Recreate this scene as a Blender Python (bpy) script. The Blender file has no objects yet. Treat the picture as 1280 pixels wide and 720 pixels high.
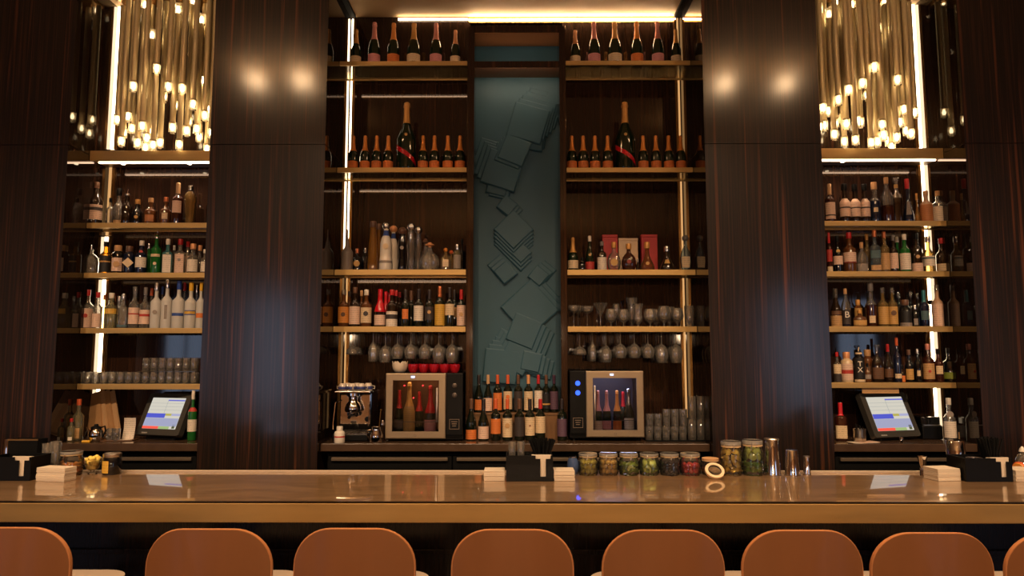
import bpy, bmesh, math, random
from mathutils import Vector, Matrix
random.seed(7)
S = bpy.context.scene
C = S.collection
PI = math.pi
# ------------------------------------------------------------------ camera
F = 880.0
H = 1.72
PITCH = math.atan(85 / F)
YAW = math.atan(5 / F)
cam_d = bpy.data.cameras.new('camera')
cam = bpy.data.objects.new('camera', cam_d)
C.objects.link(cam)
cam_d.sensor_width = 36
cam_d.lens = F / 1280 * 36
cam_d.clip_end = 60
cam_d.clip_start = 0.05
cam.location = (0, 0, H)
cam.rotation_euler = (PI / 2 + PITCH, 0, YAW)
S.camera = cam
ROT = cam.rotation_euler.to_matrix()

def P(x, y, D):
    """world point at depth Y = D seen at photo position (x, y)"""
    v = ROT @ Vector(((x - 640) / F, (360 - y) / F, -1))
    return Vector((v.x / v.y * D, D, H + v.z / v.y * D))
def PXx(x, y, D): return P(x, y, D).x
def PZ(y, D, x=645): return P(x, y, D).z
def M(px, D): return px * D / F          # pixels to metres at depth D

# ------------------------------------------------------------------ materials
def lin(r, g, b):
    f = lambda c: ((c / 255) / 12.92 if c / 255 <= .04045 else ((c / 255 + .055) / 1.055) ** 2.4)
    return (f(r), f(g), f(b), 1)
MATS = {}
def new_mat(name):
    m = bpy.data.materials.new(name)
    m.use_nodes = True
    nt = m.node_tree
    b = nt.nodes['Principled BSDF']
    return m, nt, b
def pm(name, col, rough=.5, metal=0, trans=0, ior=1.45, coat=0, emit=None, es=0, spec=None, var=0, vscale=(20, 20, 20)):
    if name in MATS: return MATS[name]
    m, nt, b = new_mat(name)
    b.inputs['Base Color'].default_value = col
    b.inputs['Roughness'].default_value = rough
    b.inputs['Metallic'].default_value = metal
    b.inputs['Transmission Weight'].default_value = trans
    b.inputs['IOR'].default_value = ior
    b.inputs['Coat Weight'].default_value = coat
    b.inputs['Coat Roughness'].default_value = .05
    if spec is not None: b.inputs['Specular IOR Level'].default_value = spec
    if emit:
        b.inputs['Emission Color'].default_value = emit
        b.inputs['Emission Strength'].default_value = es
    if var:
        tc = nt.nodes.new('ShaderNodeTexCoord'); mp = nt.nodes.new('ShaderNodeMapping'); no = nt.nodes.new('ShaderNodeTexNoise')
        mp.inputs['Scale'].default_value = vscale
        nt.links.new(tc.outputs['Object'], mp.inputs[0]); nt.links.new(mp.outputs[0], no.inputs['Vector'])
        no.inputs['Scale'].default_value = 1; no.inputs['Detail'].default_value = 5
        mx = nt.nodes.new('ShaderNodeMix'); mx.data_type = 'RGBA'
        mx.inputs[6].default_value = tuple(c * (1 - var) for c in col[:3]) + (1,)
        mx.inputs[7].default_value = tuple(min(1, c * (1 + var)) for c in col[:3]) + (1,)
        nt.links.new(no.outputs['Fac'], mx.inputs[0]); nt.links.new(mx.outputs[2], b.inputs['Base Color'])
        mr = nt.nodes.new('ShaderNodeMapRange'); mr.inputs[3].default_value = rough * .8; mr.inputs[4].default_value = min(1, rough * 1.3)
        nt.links.new(no.outputs['Fac'], mr.inputs[0]); nt.links.new(mr.outputs[0], b.inputs['Roughness'])
    MATS[name] = m
    return m

def ebony(name, dark, streak, rough=.16, coatw=1.0, amount=.5, ior=1.5, spec=0.0, wavy=.03):
    m, nt, b = new_mat(name)
    N = nt.nodes; L = nt.links
    tc = N.new('ShaderNodeTexCoord')
    def noise(sx, sy, sz, det=3, dist=0.0):
        mp = N.new('ShaderNodeMapping'); mp.inputs['Scale'].default_value = (sx, sy, sz)
        L.new(tc.outputs['Object'], mp.inputs[0])
        n = N.new('ShaderNodeTexNoise'); n.inputs['Scale'].default_value = 1; n.inputs['Detail'].default_value = det
        n.inputs['Distortion'].default_value = dist
        L.new(mp.outputs[0], n.inputs['Vector'])
        return n
    n1 = noise(34, 34, .55, 2, .25)
    r1 = N.new('ShaderNodeValToRGB'); e = r1.color_ramp.elements
    e[0].position = .60; e[0].color = (0, 0, 0, 1); e[1].position = .72; e[1].color = (1, 1, 1, 1)
    n2 = noise(90, 90, 1.2, 4)
    r2 = N.new('ShaderNodeValToRGB'); e = r2.color_ramp.elements
    e[0].position = .45; e[0].color = (.0, .0, .0, 1); e[1].position = .75; e[1].color = (.35, .35, .35, 1)
    L.new(n1.outputs['Fac'], r1.inputs[0]); L.new(n2.outputs['Fac'], r2.inputs[0])
    ad = N.new('ShaderNodeMath'); ad.operation = 'ADD'; ad.use_clamp = True
    L.new(r1.outputs[0], ad.inputs[0]); L.new(r2.outputs[0], ad.inputs[1])
    mu = N.new('ShaderNodeMath'); mu.operation = 'MULTIPLY'; mu.inputs[1].default_value = amount
    L.new(ad.outputs[0], mu.inputs[0])
    mx = N.new('ShaderNodeMix'); mx.data_type = 'RGBA'
    mx.inputs[6].default_value = dark; mx.inputs[7].default_value = streak
    L.new(mu.outputs[0], mx.inputs[0]); L.new(mx.outputs[2], b.inputs['Base Color'])
    b.inputs['Roughness'].default_value = .4
    b.inputs['Specular IOR Level'].default_value = spec
    b.inputs['Coat Weight'].default_value = coatw
    b.inputs['Coat Roughness'].default_value = rough
    b.inputs['Coat IOR'].default_value = ior
    # faint waviness of the lacquer
    if not wavy:
        MATS[name] = m
        return m
    n3 = noise(2.2, 2.2, 1.0, 2)
    bp = N.new('ShaderNodeBump'); bp.inputs['Strength'].default_value = wavy; bp.inputs['Distance'].default_value = .05
    L.new(n3.outputs['Fac'], bp.inputs['Height']); L.new(bp.outputs[0], b.inputs['Coat Normal'])
    MATS[name] = m
    return m
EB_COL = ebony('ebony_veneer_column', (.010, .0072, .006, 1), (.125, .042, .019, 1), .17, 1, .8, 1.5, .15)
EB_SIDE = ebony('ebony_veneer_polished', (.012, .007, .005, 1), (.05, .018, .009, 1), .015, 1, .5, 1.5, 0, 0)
EB_BACK = ebony('ebony_veneer_back', (.020, .0095, .0058, 1), (.075, .030, .013, 1), .05, 1, .6, 1.5, 0, .01)
EB_BAR = ebony('ebony_veneer_bar', (.012, .007, .005, 1), (.04, .016, .009, 1), .2, .6, .5)

def thin_glass(name, tint=(.96, .96, .96, 1), refl=1.0, haze=0.0, hazecol=(.8, .7, .5, 1), rough=.02, rim=0.0):
    """sheet glass: light goes straight through, reflection by Fresnel"""
    m = bpy.data.materials.new(name); m.use_nodes = True
    nt = m.node_tree; N = nt.nodes; L = nt.links
    N.remove(N['Principled BSDF'])
    out = N['Material Output']
    tr = N.new('ShaderNodeBsdfTransparent'); tr.inputs[0].default_value = tint
    gl = N.new('ShaderNodeBsdfAnisotropic'); gl.inputs['Roughness'].default_value = rough
    fr = N.new('ShaderNodeFresnel'); fr.inputs[0].default_value = 1.5
    mu = N.new('ShaderNodeMath'); mu.operation = 'MULTIPLY'; mu.inputs[1].default_value = refl; mu.use_clamp = True
    L.new(fr.outputs[0], mu.inputs[0])
    first = tr.outputs[0]
    if haze:  # diffuse body tint, raised so that clear glass looks lit
        tl = N.new('ShaderNodeBsdfTranslucent'); tl.inputs[0].default_value = hazecol
        df = N.new('ShaderNodeBsdfDiffuse'); df.inputs[0].default_value = hazecol
        md = N.new('ShaderNodeMixShader'); md.inputs[0].default_value = .5
        L.new(tl.outputs[0], md.inputs[1]); L.new(df.outputs[0], md.inputs[2])
        mh = N.new('ShaderNodeMixShader'); mh.inputs[0].default_value = haze
        if rim:      # bright outline put into the colour where a wall turns edge-on
            lw = N.new('ShaderNodeLayerWeight'); lw.inputs[0].default_value = .5
            pw = N.new('ShaderNodeMath'); pw.operation = 'POWER'; pw.inputs[1].default_value = 2.2
            ml = N.new('ShaderNodeMath'); ml.operation = 'MULTIPLY_ADD'; ml.inputs[1].default_value = rim; ml.inputs[2].default_value = haze; ml.use_clamp = True
            L.new(lw.outputs['Facing'], pw.inputs[0]); L.new(pw.outputs[0], ml.inputs[0]); L.new(ml.outputs[0], mh.inputs[0])
        L.new(tr.outputs[0], mh.inputs[1]); L.new(md.outputs[0], mh.inputs[2])
        first = mh.outputs[0]
    mx = N.new('ShaderNodeMixShader')
    L.new(mu.outputs[0], mx.inputs[0]); L.new(first, mx.inputs[1]); L.new(gl.outputs[0], mx.inputs[2])
    L.new(mx.outputs[0], out.inputs[0])
    MATS[name] = m
    return m
def emitter(name, col, s):
    m = bpy.data.materials.new(name); m.use_nodes = True
    nt = m.node_tree; N = nt.nodes
    N.remove(N['Principled BSDF'])
    e = N.new('ShaderNodeEmission'); e.inputs[0].default_value = col; e.inputs[1].default_value = s
    nt.links.new(e.outputs[0], N['Material Output'].inputs[0])
    MATS[name] = m
    return m
WARM = (1, .66, .34, 1)
LED = emitter('led_warm', (1, .76, .48, 1), 6)
LED_DIM = emitter('led_dim', (1, .52, .19, 1), .34)
LED_SHELF = emitter('led_shelf', (1, .64, .40, 1), 6)
LED_LOW = emitter('led_shelf_low', (1, .62, .34, 1), .5)
BULB = emitter('bulb_filament', (1, .76, .46, 1), 12)
BRASS = pm('brass_satin', lin(176, 132, 74), .34, 1, var=.18, vscale=(3, 30, 60))
BRASS_LIP = pm('brass_shelf_lip', lin(192, 158, 100), .48, .7, var=.2, vscale=(4, 40, 40))
BRASS_BAR = pm('brass_bar_fascia', lin(172, 136, 82), .5, .7, var=.25, vscale=(2.5, 20, 18))
BRASS_TUBE = pm('brass_tube', lin(200, 180, 138), .42, .3)
STEEL = pm('steel_brushed', lin(190, 178, 165), .3, 1, var=.12, vscale=(4, 4, 120))
CHROME = pm('chrome', lin(225, 220, 215), .08, 1)
BLACK = pm('black_plastic', (.004, .004, .004, 1), .42, spec=.18)
BLACKM = pm('black_matte', (.003, .003, .003, 1), .7, spec=.15)
BLACKG = pm('black_gloss', (.004, .004, .004, 1), .08, coat=.5)
SHELFGLASS = thin_glass('shelf_glass', (.80, .72, .56, 1), 1.1, .24, (.60, .47, .28, 1), .04)
PANE = thin_glass('cooler_pane', (.80, .80, .82, 1), .9)
SLEEVE = thin_glass('bulb_glass', (1, .95, .86, 1), 1.3, .30, (1, .84, .58, 1), .02, .5)  # warm haze puts the bulb's glow into the glass colour
G = {
    'clear': thin_glass('glass_clear', (.95, .94, .92, 1), 3.0, .12, (.96, .90, .80, 1), .03, .5),
    'frost': pm('glass_frosted', (.66, .63, .58, 1), .34, trans=.25, ior=1.4),
    'gold': thin_glass('glass_gold_spirit', (.90, .68, .34, 1), 2.2, .22, (.82, .56, .20, 1), .03, .4),
    'amber': thin_glass('glass_amber_spirit', (.62, .28, .08, 1), 1.5, .35, (.50, .19, .05, 1), .03),
    'pale': thin_glass('glass_pale_spirit', (.92, .88, .66, 1), 2.2, .20, (.86, .78, .46, 1), .03, .4),
    'wine': pm('glass_dark_green', (.006, .009, .005, 1), .05, coat=.6),
    'champ': pm('glass_champagne_green', (.007, .016, .006, 1), .05, coat=.6),
    'dark': pm('glass_dark_brown', (.016, .008, .004, 1), .05, coat=.6),
    'black': pm('glass_black', (.004, .004, .005, 1), .06, coat=.6),
    'ruby': pm('glass_ruby_dark', (.035, .008, .004, 1), .05, coat=.6),
    'brown': pm('glass_brown', (.10, .035, .010, 1), .06, coat=.6),
    'green': thin_glass('glass_bright_green', (.10, .62, .16, 1), 1.4, .45, (.05, .42, .08, 1), .03),
    'turq': thin_glass('glass_turquoise', (.30, .72, .74, 1), 1.4, .40, (.12, .46, .48, 1), .03),
    'navy': pm('glass_navy', (.006, .010, .028, 1), .05, coat=.6),
    'bluegl': thin_glass('glass_blue_tint', (.62, .74, .82, 1), 1.6, .22, (.30, .40, .48, 1), .03),
    'grey': pm('ceramic_grey', lin(120, 108, 100), .35),
    'white': pm('ceramic_white', lin(225, 215, 200), .15, coat=.5),
    'cream': pm('ceramic_cream', lin(205, 178, 140), .3, coat=.2),
    'beige': pm('glass_beige', lin(176, 140, 112), .3),
    'copper': pm('copper_metal', lin(186, 112, 62), .3, .8),
    'goldm': pm('gold_metal', lin(200, 150, 70), .25, 1),
    'yellowgold': thin_glass('glass_golden', (.70, .40, .08, 1), 1.5, .42, (.52, .25, .04, 1), .03),
}
CAPS = {
    'gold': pm('foil_gold', lin(206, 150, 80), .36, .25),
    'peach': pm('foil_peach', lin(222, 158, 110), .4, .25),
    'orange': pm('foil_orange_gold', lin(222, 140, 62), .4, .25),
    'orangecap': pm('capsule_orange', lin(205, 92, 48), .4),
    'pink': pm('foil_pink', lin(206, 134, 118), .4, .25),
    'silver': pm('cap_silver', lin(215, 210, 205), .22, 1),
    'black': BLACK,
    'red': pm('capsule_red', lin(176, 32, 34), .35),
    'redwax': pm('wax_red', lin(190, 20, 34), .25, coat=.5),
    'brown': pm('capsule_brown', lin(96, 66, 48), .4),
    'tan': pm('capsule_tan', lin(190, 150, 110), .45),
    'white': pm('cap_white', lin(215, 205, 190), .4),
    'cork': pm('cork', lin(190, 146, 100), .7, var=.2, vscale=(120, 120, 120)),
    'cream': pm('cap_cream', lin(222, 196, 158), .45),
    'grey': pm('cap_grey', lin(110, 104, 100), .4),
    'dark': pm('capsule_dark', lin(38, 30, 30), .35),
    'blue': pm('cap_blue', lin(36, 66, 140), .35),
    'yellow': pm('cap_yellow', lin(226, 170, 40), .35),
    'turq': pm('cap_turquoise', lin(40, 110, 120), .35),
    'glass': G['clear'],
    'coppercap': pm('cap_copper', lin(200, 116, 74), .3, .6),
    'purple': pm('capsule_purple', lin(64, 36, 58), .4),
}
def label_mat(name, col, ink=.45):
    """paper with rows of fine dark print"""
    key = 'paper_' + name
    if key in MATS: return MATS[key]
    m, nt, b = new_mat(key); N = nt.nodes; L = nt.links
    tc = N.new('ShaderNodeTexCoord')
    mp = N.new('ShaderNodeMapping'); mp.inputs['Scale'].default_value = (170, 170, 110)
    L.new(tc.outputs['Object'], mp.inputs[0])
    n = N.new('ShaderNodeTexNoise'); n.inputs['Scale'].default_value = 1; n.inputs['Detail'].default_value = 2
    L.new(mp.outputs[0], n.inputs['Vector'])
    w = N.new('ShaderNodeTexWave'); w.bands_direction = 'Z'; w.inputs['Scale'].default_value = 22
    L.new(tc.outputs['Object'], w.inputs['Vector'])
    mu = N.new('ShaderNodeMath'); mu.operation = 'MULTIPLY'
    L.new(n.outputs['Fac'], mu.inputs[0]); L.new(w.outputs['Fac'], mu.inputs[1])
    r = N.new('ShaderNodeValToRGB'); e = r.color_ramp.elements
    e[0].position = .40; e[0].color = (0, 0, 0, 1); e[1].position = .52; e[1].color = (ink,) * 3 + (1,)
    L.new(mu.outputs[0], r.inputs[0])
    mx = N.new('ShaderNodeMix'); mx.data_type = 'RGBA'
    mx.inputs[6].default_value = col; mx.inputs[7].default_value = tuple(c * .22 for c in col[:3]) + (1,)
    L.new(r.outputs[0], mx.inputs[0]); L.new(mx.outputs[2], b.inputs['Base Color'])
    b.inputs['Roughness'].default_value = .6
    MATS[key] = m
    return m
LAB = {
    'cream': label_mat('cream', lin(216, 190, 152)),
    'white': label_mat('white', lin(222, 208, 190)),
    'pinkwhite': label_mat('pinkwhite', lin(218, 184, 162)),
    'orange': label_mat('orange', lin(208, 114, 50), .3),
    'amber': label_mat('amber', lin(214, 138, 58), .35),
    'pink': label_mat('pink', lin(206, 138, 138), .3),
    'yellow': label_mat('yellow', lin(204, 160, 62), .4),
    'gold': label_mat('gold', lin(190, 146, 80), .4),
    'tan': label_mat('tan', lin(188, 146, 96), .5),
    'grey': label_mat('grey', lin(140, 128, 118)),
    'dark': label_mat('dark', lin(52, 44, 42), .2),
    'black': label_mat('black', lin(20, 18, 18), .2),
    'purple': label_mat('purple', lin(92, 66, 84), .4),
    'red': label_mat('red', lin(176, 52, 44), .4),
    'darkred': label_mat('darkred', lin(120, 34, 26), .4),
    'green': label_mat('green', lin(128, 142, 48), .4),
    'bluegreen': label_mat('bluegreen', lin(66, 92, 96), .4),
    'blue': label_mat('blue', lin(40, 70, 140), .2),
    'brown': label_mat('brown', lin(96, 64, 40), .4),
    'copper': label_mat('copper', lin(170, 108, 62), .3),
}
# ------------------------------------------------------------------ mesh helpers
def fin(bm, name, smooth=40):
    if isinstance(bm, bpy.types.Mesh):
        bm.name = name; return bm
    bmesh.ops.recalc_face_normals(bm, faces=bm.faces)
    if smooth:
        for f in bm.faces: f.smooth = True
        for e in bm.edges:
            if len(e.link_faces) == 2 and e.calc_face_angle(0) > math.radians(smooth): e.smooth = False
    me = bpy.data.meshes.new(name)
    bm.to_mesh(me); bm.free()
    return me
def box(bm, x0, x1, y0, y1, z0, z1, bev=0):
    r = bmesh.ops.create_cube(bm, size=1)
    vs = r['verts']
    for v in vs:
        v.co = Vector(((x0 + x1) / 2 + v.co.x * (x1 - x0), (y0 + y1) / 2 + v.co.y * (y1 - y0), (z0 + z1) / 2 + v.co.z * (z1 - z0)))
    if bev:
        es = list({e for v in vs for e in v.link_edges})
        bmesh.ops.bevel(bm, geom=es, offset=bev, segments=2, profile=.5, affect='EDGES')
    return vs
def ring(bm, r, z, n, e=2.0, sx=1, sy=1, cx=0, cy=0):
    out = []
    for k in range(n):
        a = 2 * PI * (k + .5) / n
        c, s = math.cos(a), math.sin(a)
        q = (abs(c) ** e + abs(s) ** e) ** (-1 / e)
        out.append(bm.verts.new((cx + r * q * c * sx, cy + r * q * s * sy, z)))
    return out
def lathe(bm, prof, n=20, e=2.0, sx=1, sy=1, cx=0, cy=0, caps=True):
    """prof: (r, z) pairs; a pair with r == 0 closes with a point"""
    prev = None
    for (r, z) in prof:
        if r <= 1e-6:
            cur = [bm.verts.new((cx, cy, z))]
        else:
            cur = ring(bm, r, z, n, e, sx, sy, cx, cy)
        if prev:
            if len(prev) == 1 and len(cur) > 1:
                for k in range(n): bm.faces.new((prev[0], cur[(k + 1) % n], cur[k]))
            elif len(cur) == 1 and len(prev) > 1:
                for k in range(n): bm.faces.new((prev[k], prev[(k + 1) % n], cur[0]))
            elif len(cur) > 1:
                for k in range(n): bm.faces.new((prev[k], prev[(k + 1) % n], cur[(k + 1) % n], cur[k]))
        prev = cur
def tube(bm, pts, r, n=8, caps=True, r1=None):
    """round bar along a polyline"""
    pts = [Vector(p) for p in pts]
    prev = None
    N = len(pts)
    for i, p in enumerate(pts):
        d = (pts[min(i + 1, N - 1)] - pts[max(i - 1, 0)]).normalized()
        u = d.orthogonal().normalized() if prev is None else (u - d * u.dot(d)).normalized()
        w = d.cross(u)
        rr = r if r1 is None else r + (r1 - r) * i / max(1, N - 1)
        cur = [bm.verts.new(p + (u * math.cos(2 * PI * k / n) + w * math.sin(2 * PI * k / n)) * rr) for k in range(n)]
        if prev:
            for k in range(n): bm.faces.new((prev[k], prev[(k + 1) % n], cur[(k + 1) % n], cur[k]))
        elif caps: bm.faces.new(list(reversed(cur)))
        prev = cur
    if caps: bm.faces.new(prev)
def prism(bm, poly, y0, y1):
    """polygon in x,z pushed from y0 to y1"""
    a = [bm.verts.new((x, y0, z)) for x, z in poly]
    b = [bm.verts.new((x, y1, z)) for x, z in poly]
    bm.faces.new(a); bm.faces.new(list(reversed(b)))
    n = len(poly)
    for k in range(n): bm.faces.new((a[k], b[k], b[(k + 1) % n], a[(k + 1) % n]))
def rrect(w, h, r, n=8, cx=0, cz=0):
    out = []
    for (sx, sz, a0) in ((1, 1, 0), (-1, 1, PI / 2), (-1, -1, PI), (1, -1, 1.5 * PI)):
        for k in range(n + 1):
            a = a0 + PI / 2 * k / n
            out.append((cx + sx * (w / 2 - r) + r * math.cos(a), cz + sz * (h / 2 - r) + r * math.sin(a)))
    return out
# ------------------------------------------------------------------ objects
LABELS = {}
def thing(name, label, cat, loc=(0, 0, 0), rz=0, group=None):
    o = bpy.data.objects.new(name, None); C.objects.link(o)
    o.empty_display_size = .05
    o.location = loc; o.rotation_euler = (0, 0, rz)
    meta(o, label, cat, group)
    return o
def meta(o, label, cat, group=None):
    o['label'] = label; o['category'] = cat
    if group: o['group'] = group
    n = len(label.split())
    if n < 4 or n > 16: print('LABEL LENGTH', n, label)
    if label in LABELS: print('LABEL TWICE', label)
    LABELS[label] = 1
def part(name, me, mat, parent=None, loc=(0, 0, 0), rot=(0, 0, 0), label=None):
    if isinstance(me, bmesh.types.BMesh): me = fin(me, name)
    if mat is not None and len(me.materials) == 0: me.materials.append(mat)
    o = bpy.data.objects.new(name, me); C.objects.link(o)
    if mat is not None and me.materials[0] != mat:
        o.material_slots[0].link = 'OBJECT'; o.material_slots[0].material = mat
    if parent is not None: o.parent = parent
    o.location = loc; o.rotation_euler = rot
    if label: o['label'] = label
    return o
def single(name, me, mat, label, cat, loc=(0, 0, 0), rz=0, group=None):
    o = part(name, me, mat, None, loc, (0, 0, rz)); meta(o, label, cat, group)
    return o
def struct(name, bm, mat):
    o = part(name, bm, mat); o['kind'] = 'structure'
    return o
def bbox(x0, x1, y0, y1, z0, z1, bev=0):
    bm = bmesh.new(); box(bm, x0, x1, y0, y1, z0, z1, bev)
    return fin(bm, 'box', 15)       # flat sides, so wide polished faces reflect true
def copy_tree(o, parent=None):
    c = o.copy(); C.objects.link(c)
    if parent is not None: c.parent = parent
    for ch in list(o.children): copy_tree(ch, c)
    return c
ORD = ['', 'first', 'second', 'third', 'fourth', 'fifth', 'sixth', 'seventh', 'eighth', 'ninth', 'tenth', 'eleventh', 'twelfth', 'thirteenth', 'fourteenth', 'fifteenth',
       'sixteenth', 'seventeenth', 'eighteenth', 'nineteenth', 'twentieth']
EXPOSURE = 1.1
SPOT_W = 150
ROOM_W = 120
# ================================================================== the room
DC = 4.70                      # front of the columns
DS, DSB = 4.95, 5.20           # side bays: shelf fronts, back panel
DM, DMB = 5.02, 5.36           # middle bays
def edge(xt, yt, xb, yb, D): return (P(xt, yt, D).x + P(xb, yb, D).x) / 2
XP_L = edge(94, 0, 65, 560, DC)
XC1 = edge(272, 0, 243, 590, DC); XC2 = edge(412, 0, 395, 590, DC)
XC3 = edge(878, 0, 890, 590, DC); XC4 = edge(1018, 0, 1045, 590, DC)
XP_R = edge(1195, 0, 1230, 560, DC)
ZCEIL = PZ(21, DMB)
ZSEAM = PZ(180, DC)
ZB = PZ(554.6, 4.76)           # top of the back bar
ZC = PZ(627, 3.0)                      # top of the bar
D1, D2 = 3.0, 3.73
print('edges', XP_L, XC1, XC2, XC3, XC4, XP_R, 'ceil', ZCEIL, 'seam', ZSEAM, 'backbar', ZB)

floor_m = pm('floor_dark_oak', (.05, .028, .016, 1), .35, var=.35, vscale=(2, 14, 1))
ceil_m = pm('ceiling_plaster', lin(214, 178, 132), .7)
wall_m = pm('wall_warm_plaster', lin(170, 130, 96), .7, var=.15, vscale=(2, 2, 2))
struct('floor', bbox(-8.2, 8.2, -5.2, 5.6, -.1, 0), floor_m)
struct('ceiling', bbox(-8.2, 8.2, -5.2, 5.6, ZCEIL, ZCEIL + .1), ceil_m)
struct('wall_left', bbox(-8.2, -8.0, -5.2, 5.6, 0, ZCEIL), wall_m)
struct('wall_right', bbox(8.0, 8.2, -5.2, 5.6, 0, ZCEIL), wall_m)
struct('wall_front', bbox(-8.0, 8.0, -5.2, -5.0, 0, ZCEIL), wall_m)
struct('wall_back', bbox(-8.0, 8.0, DMB + .02, DMB + .2, 0, ZCEIL), EB_BAR)

def column(name, x0, x1):
    for nm, z0, z1 in ((name + '_lower', 0, ZSEAM - .002), (name + '_upper', ZSEAM + .002, ZCEIL)):
        bm = bmesh.new(); box(bm, x0, x1, DC, DMB + .019, z0, z1)
        me = fin(bm, nm, 30)
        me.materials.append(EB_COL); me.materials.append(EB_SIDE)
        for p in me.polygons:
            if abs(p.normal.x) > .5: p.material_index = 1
        o = bpy.data.objects.new(nm, me); C.objects.link(o); o['kind'] = 'structure'
column('wall_panel_left', -7.99, XP_L)
column('column_left', XC1, XC2)
column('column_right', XC3, XC4)
column('wall_panel_right', XP_R, 7.99)
struct('wall_bay_left', bbox(XP_L + .001, XC1 - .001, DSB, DMB + .018, 0, ZCEIL), EB_BACK)
struct('wall_bay_right', bbox(XC4 + .001, XP_R - .001, DSB, DMB + .018, 0, ZCEIL), EB_BACK)

# ---- middle frame with the teal relief panel between the two middle bays
XF0, XF1 = PXx(583, 300, DM), PXx(592, 300, DM)
XF2, XF3 = PXx(700.3, 300, DM), PXx(708.5, 300, DM)
struct('wall_bay_middle_left', bbox(XC2 + .001, XF0 - .001, DMB, DMB + .018, 0, ZCEIL), EB_BACK)
struct('wall_bay_middle_right', bbox(XF3 + .001, XC3 - .001, DMB, DMB + .018, 0, ZCEIL), EB_BACK)
DP = 5.24
ZF_TOP = PZ(33, DM); ZF_IN = PZ(41, DM); ZX_TOP = PZ(77, DM); ZX_BOT = PZ(85, DM)
LED_PIC = emitter('led_picture', (1, .66, .40, 1), 18)
LED_PIC2 = emitter('led_picture_upper', (1, .66, .40, 1), 4)
COVE = emitter('led_cove', (1, .74, .46, 1), 32)
teal = pm('teal_panel', lin(46, 86, 103), .5, var=.08, vscale=(3, 3, 3))
art = thing('relief_panel', 'tall teal panel of overlapping raised squares in a dark wooden frame', 'wall panel', ((XF0 + XF3) / 2, DM, ZB), 0)
ax, az = (XF0 + XF3) / 2, ZB
def ap(name, bm, mat, label=None):
    me = fin(bm, name, 30)
    for v in me.vertices: v.co -= Vector((ax, DM, az))
    return part(name, me, mat, art, label=label)
ap('frame_post', bbox(XF0, XF1, DM - .01, DMB - .002, ZB + .001, ZF_TOP, .003), EB_BACK)
ap('frame_post', bbox(XF2, XF3, DM - .01, DMB - .002, ZB + .001, ZF_TOP, .003), EB_BACK)
ap('frame_head', bbox(XF1, XF2, DM - .01, DMB - .002, ZF_IN, ZF_TOP, .003), EB_BACK)
copper_m = pm('soffit_copper_veneer', lin(150, 104, 66), .4, .35, var=.12, vscale=(4, 20, 4))
ap('soffit', bbox(XF1, XF2, DM, DP, ZF_IN - .004, ZF_IN - .0005), copper_m, 'tan lit soffit')
ap('frame_crossbar', bbox(XF1, XF2, DM - .01, DM - .003, ZX_BOT, ZX_TOP, .002), EB_BACK)
ap('soffit', bbox(XF1, XF2, DM + .0125, DP - .001, ZX_BOT + .016, ZX_TOP - .018), copper_m, 'copper lit soffit')
pan = ap('panel', bbox(XF1, XF2, DP, DMB - .002, ZB + .001, ZF_IN - .004), teal, 'teal painted panel')
ap('picture_light', bbox(XF1 + .02, XF2 - .02, DM - .001, DM + .011, ZX_BOT + .0098, ZX_BOT + .0155), LED_PIC, 'hidden warm strip under the crossbar')
ap('picture_light', bbox(XF1 + .02, XF2 - .02, DM + .001, DM + .012, ZX_TOP - .014, ZX_TOP - .006), LED_PIC2, 'hidden warm strip above the crossbar')
# raised squares: (cx, cy, side in px, rotation, tilt, layers, dx, dy)
sq = [(660, 156, 46, 16, 5, 4.5, -5), (664, 172, 34, 10, 2, 3, -4), (643, 190, 34, 22, 5, -4, 3), (628, 214, 46, 18, 4, -4, -5), (622, 232, 26, 14, 2, 4, 4),
      (634, 258, 20, 38, 3, 3, 3), (642, 288, 36, 45, 5, 0, 4.5), (651, 316, 20, 45, 3, 0, 5), (632, 341, 22, 50, 3, -4, -4), (673, 345, 20, 40, 3, 4.5, -3),
      (662, 386, 52, 48, 3, 4, -4), (655, 414, 36, 22, 4, 5, 4), (646, 446, 36, 28, 4, -4, -4), (626, 458, 42, 6, 4, 4, -5), (664, 452, 24, 12, 4, 5, 3)]
zoff = 0
for (cx, cy, sd, rot, n, dx, dy) in sq:
    bm = bmesh.new()
    # a stack of stepped square sheets, one relief
    zoff = (zoff + .0023) % .007
    for k in range(n):
        c = P(cx + dx * k, cy + dy * k, DP)
        s = M(sd, DP) / 2
        y1 = DP - .009 - .009 * (n - 1 - k) - zoff
        a = math.radians(rot)
        pts = [(-s, -s), (s, -s), (s, s), (-s, s)]
        sh_ = 1 - .008 / s
        def at_(px, pz, y): return bm.verts.new((c.x + (px * math.cos(a) + pz * math.sin(a)), y, c.z + (-px * math.sin(a) + pz * math.cos(a))))
        lev = [[at_(px, pz, DP + .003) for px, pz in pts], [at_(px, pz, y1 + .0055) for px, pz in pts], [at_(px * sh_, pz * sh_, y1 + .0025 * (1 if pz > 0 else -1)) for px, pz in pts]]
        bm.faces.new(lev[2]); bm.faces.new(list(reversed(lev[0])))
        for lo_, hi_ in zip(lev, lev[1:]):
            for q in range(4): bm.faces.new((lo_[q], lo_[(q + 1) % 4], hi_[(q + 1) % 4], hi_[q]))
    me = fin(bm, 'raised_square', 5)
    me.transform(Matrix.Translation((-ax, -DM, -az)))
    part('raised_square', me, teal, art)

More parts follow.
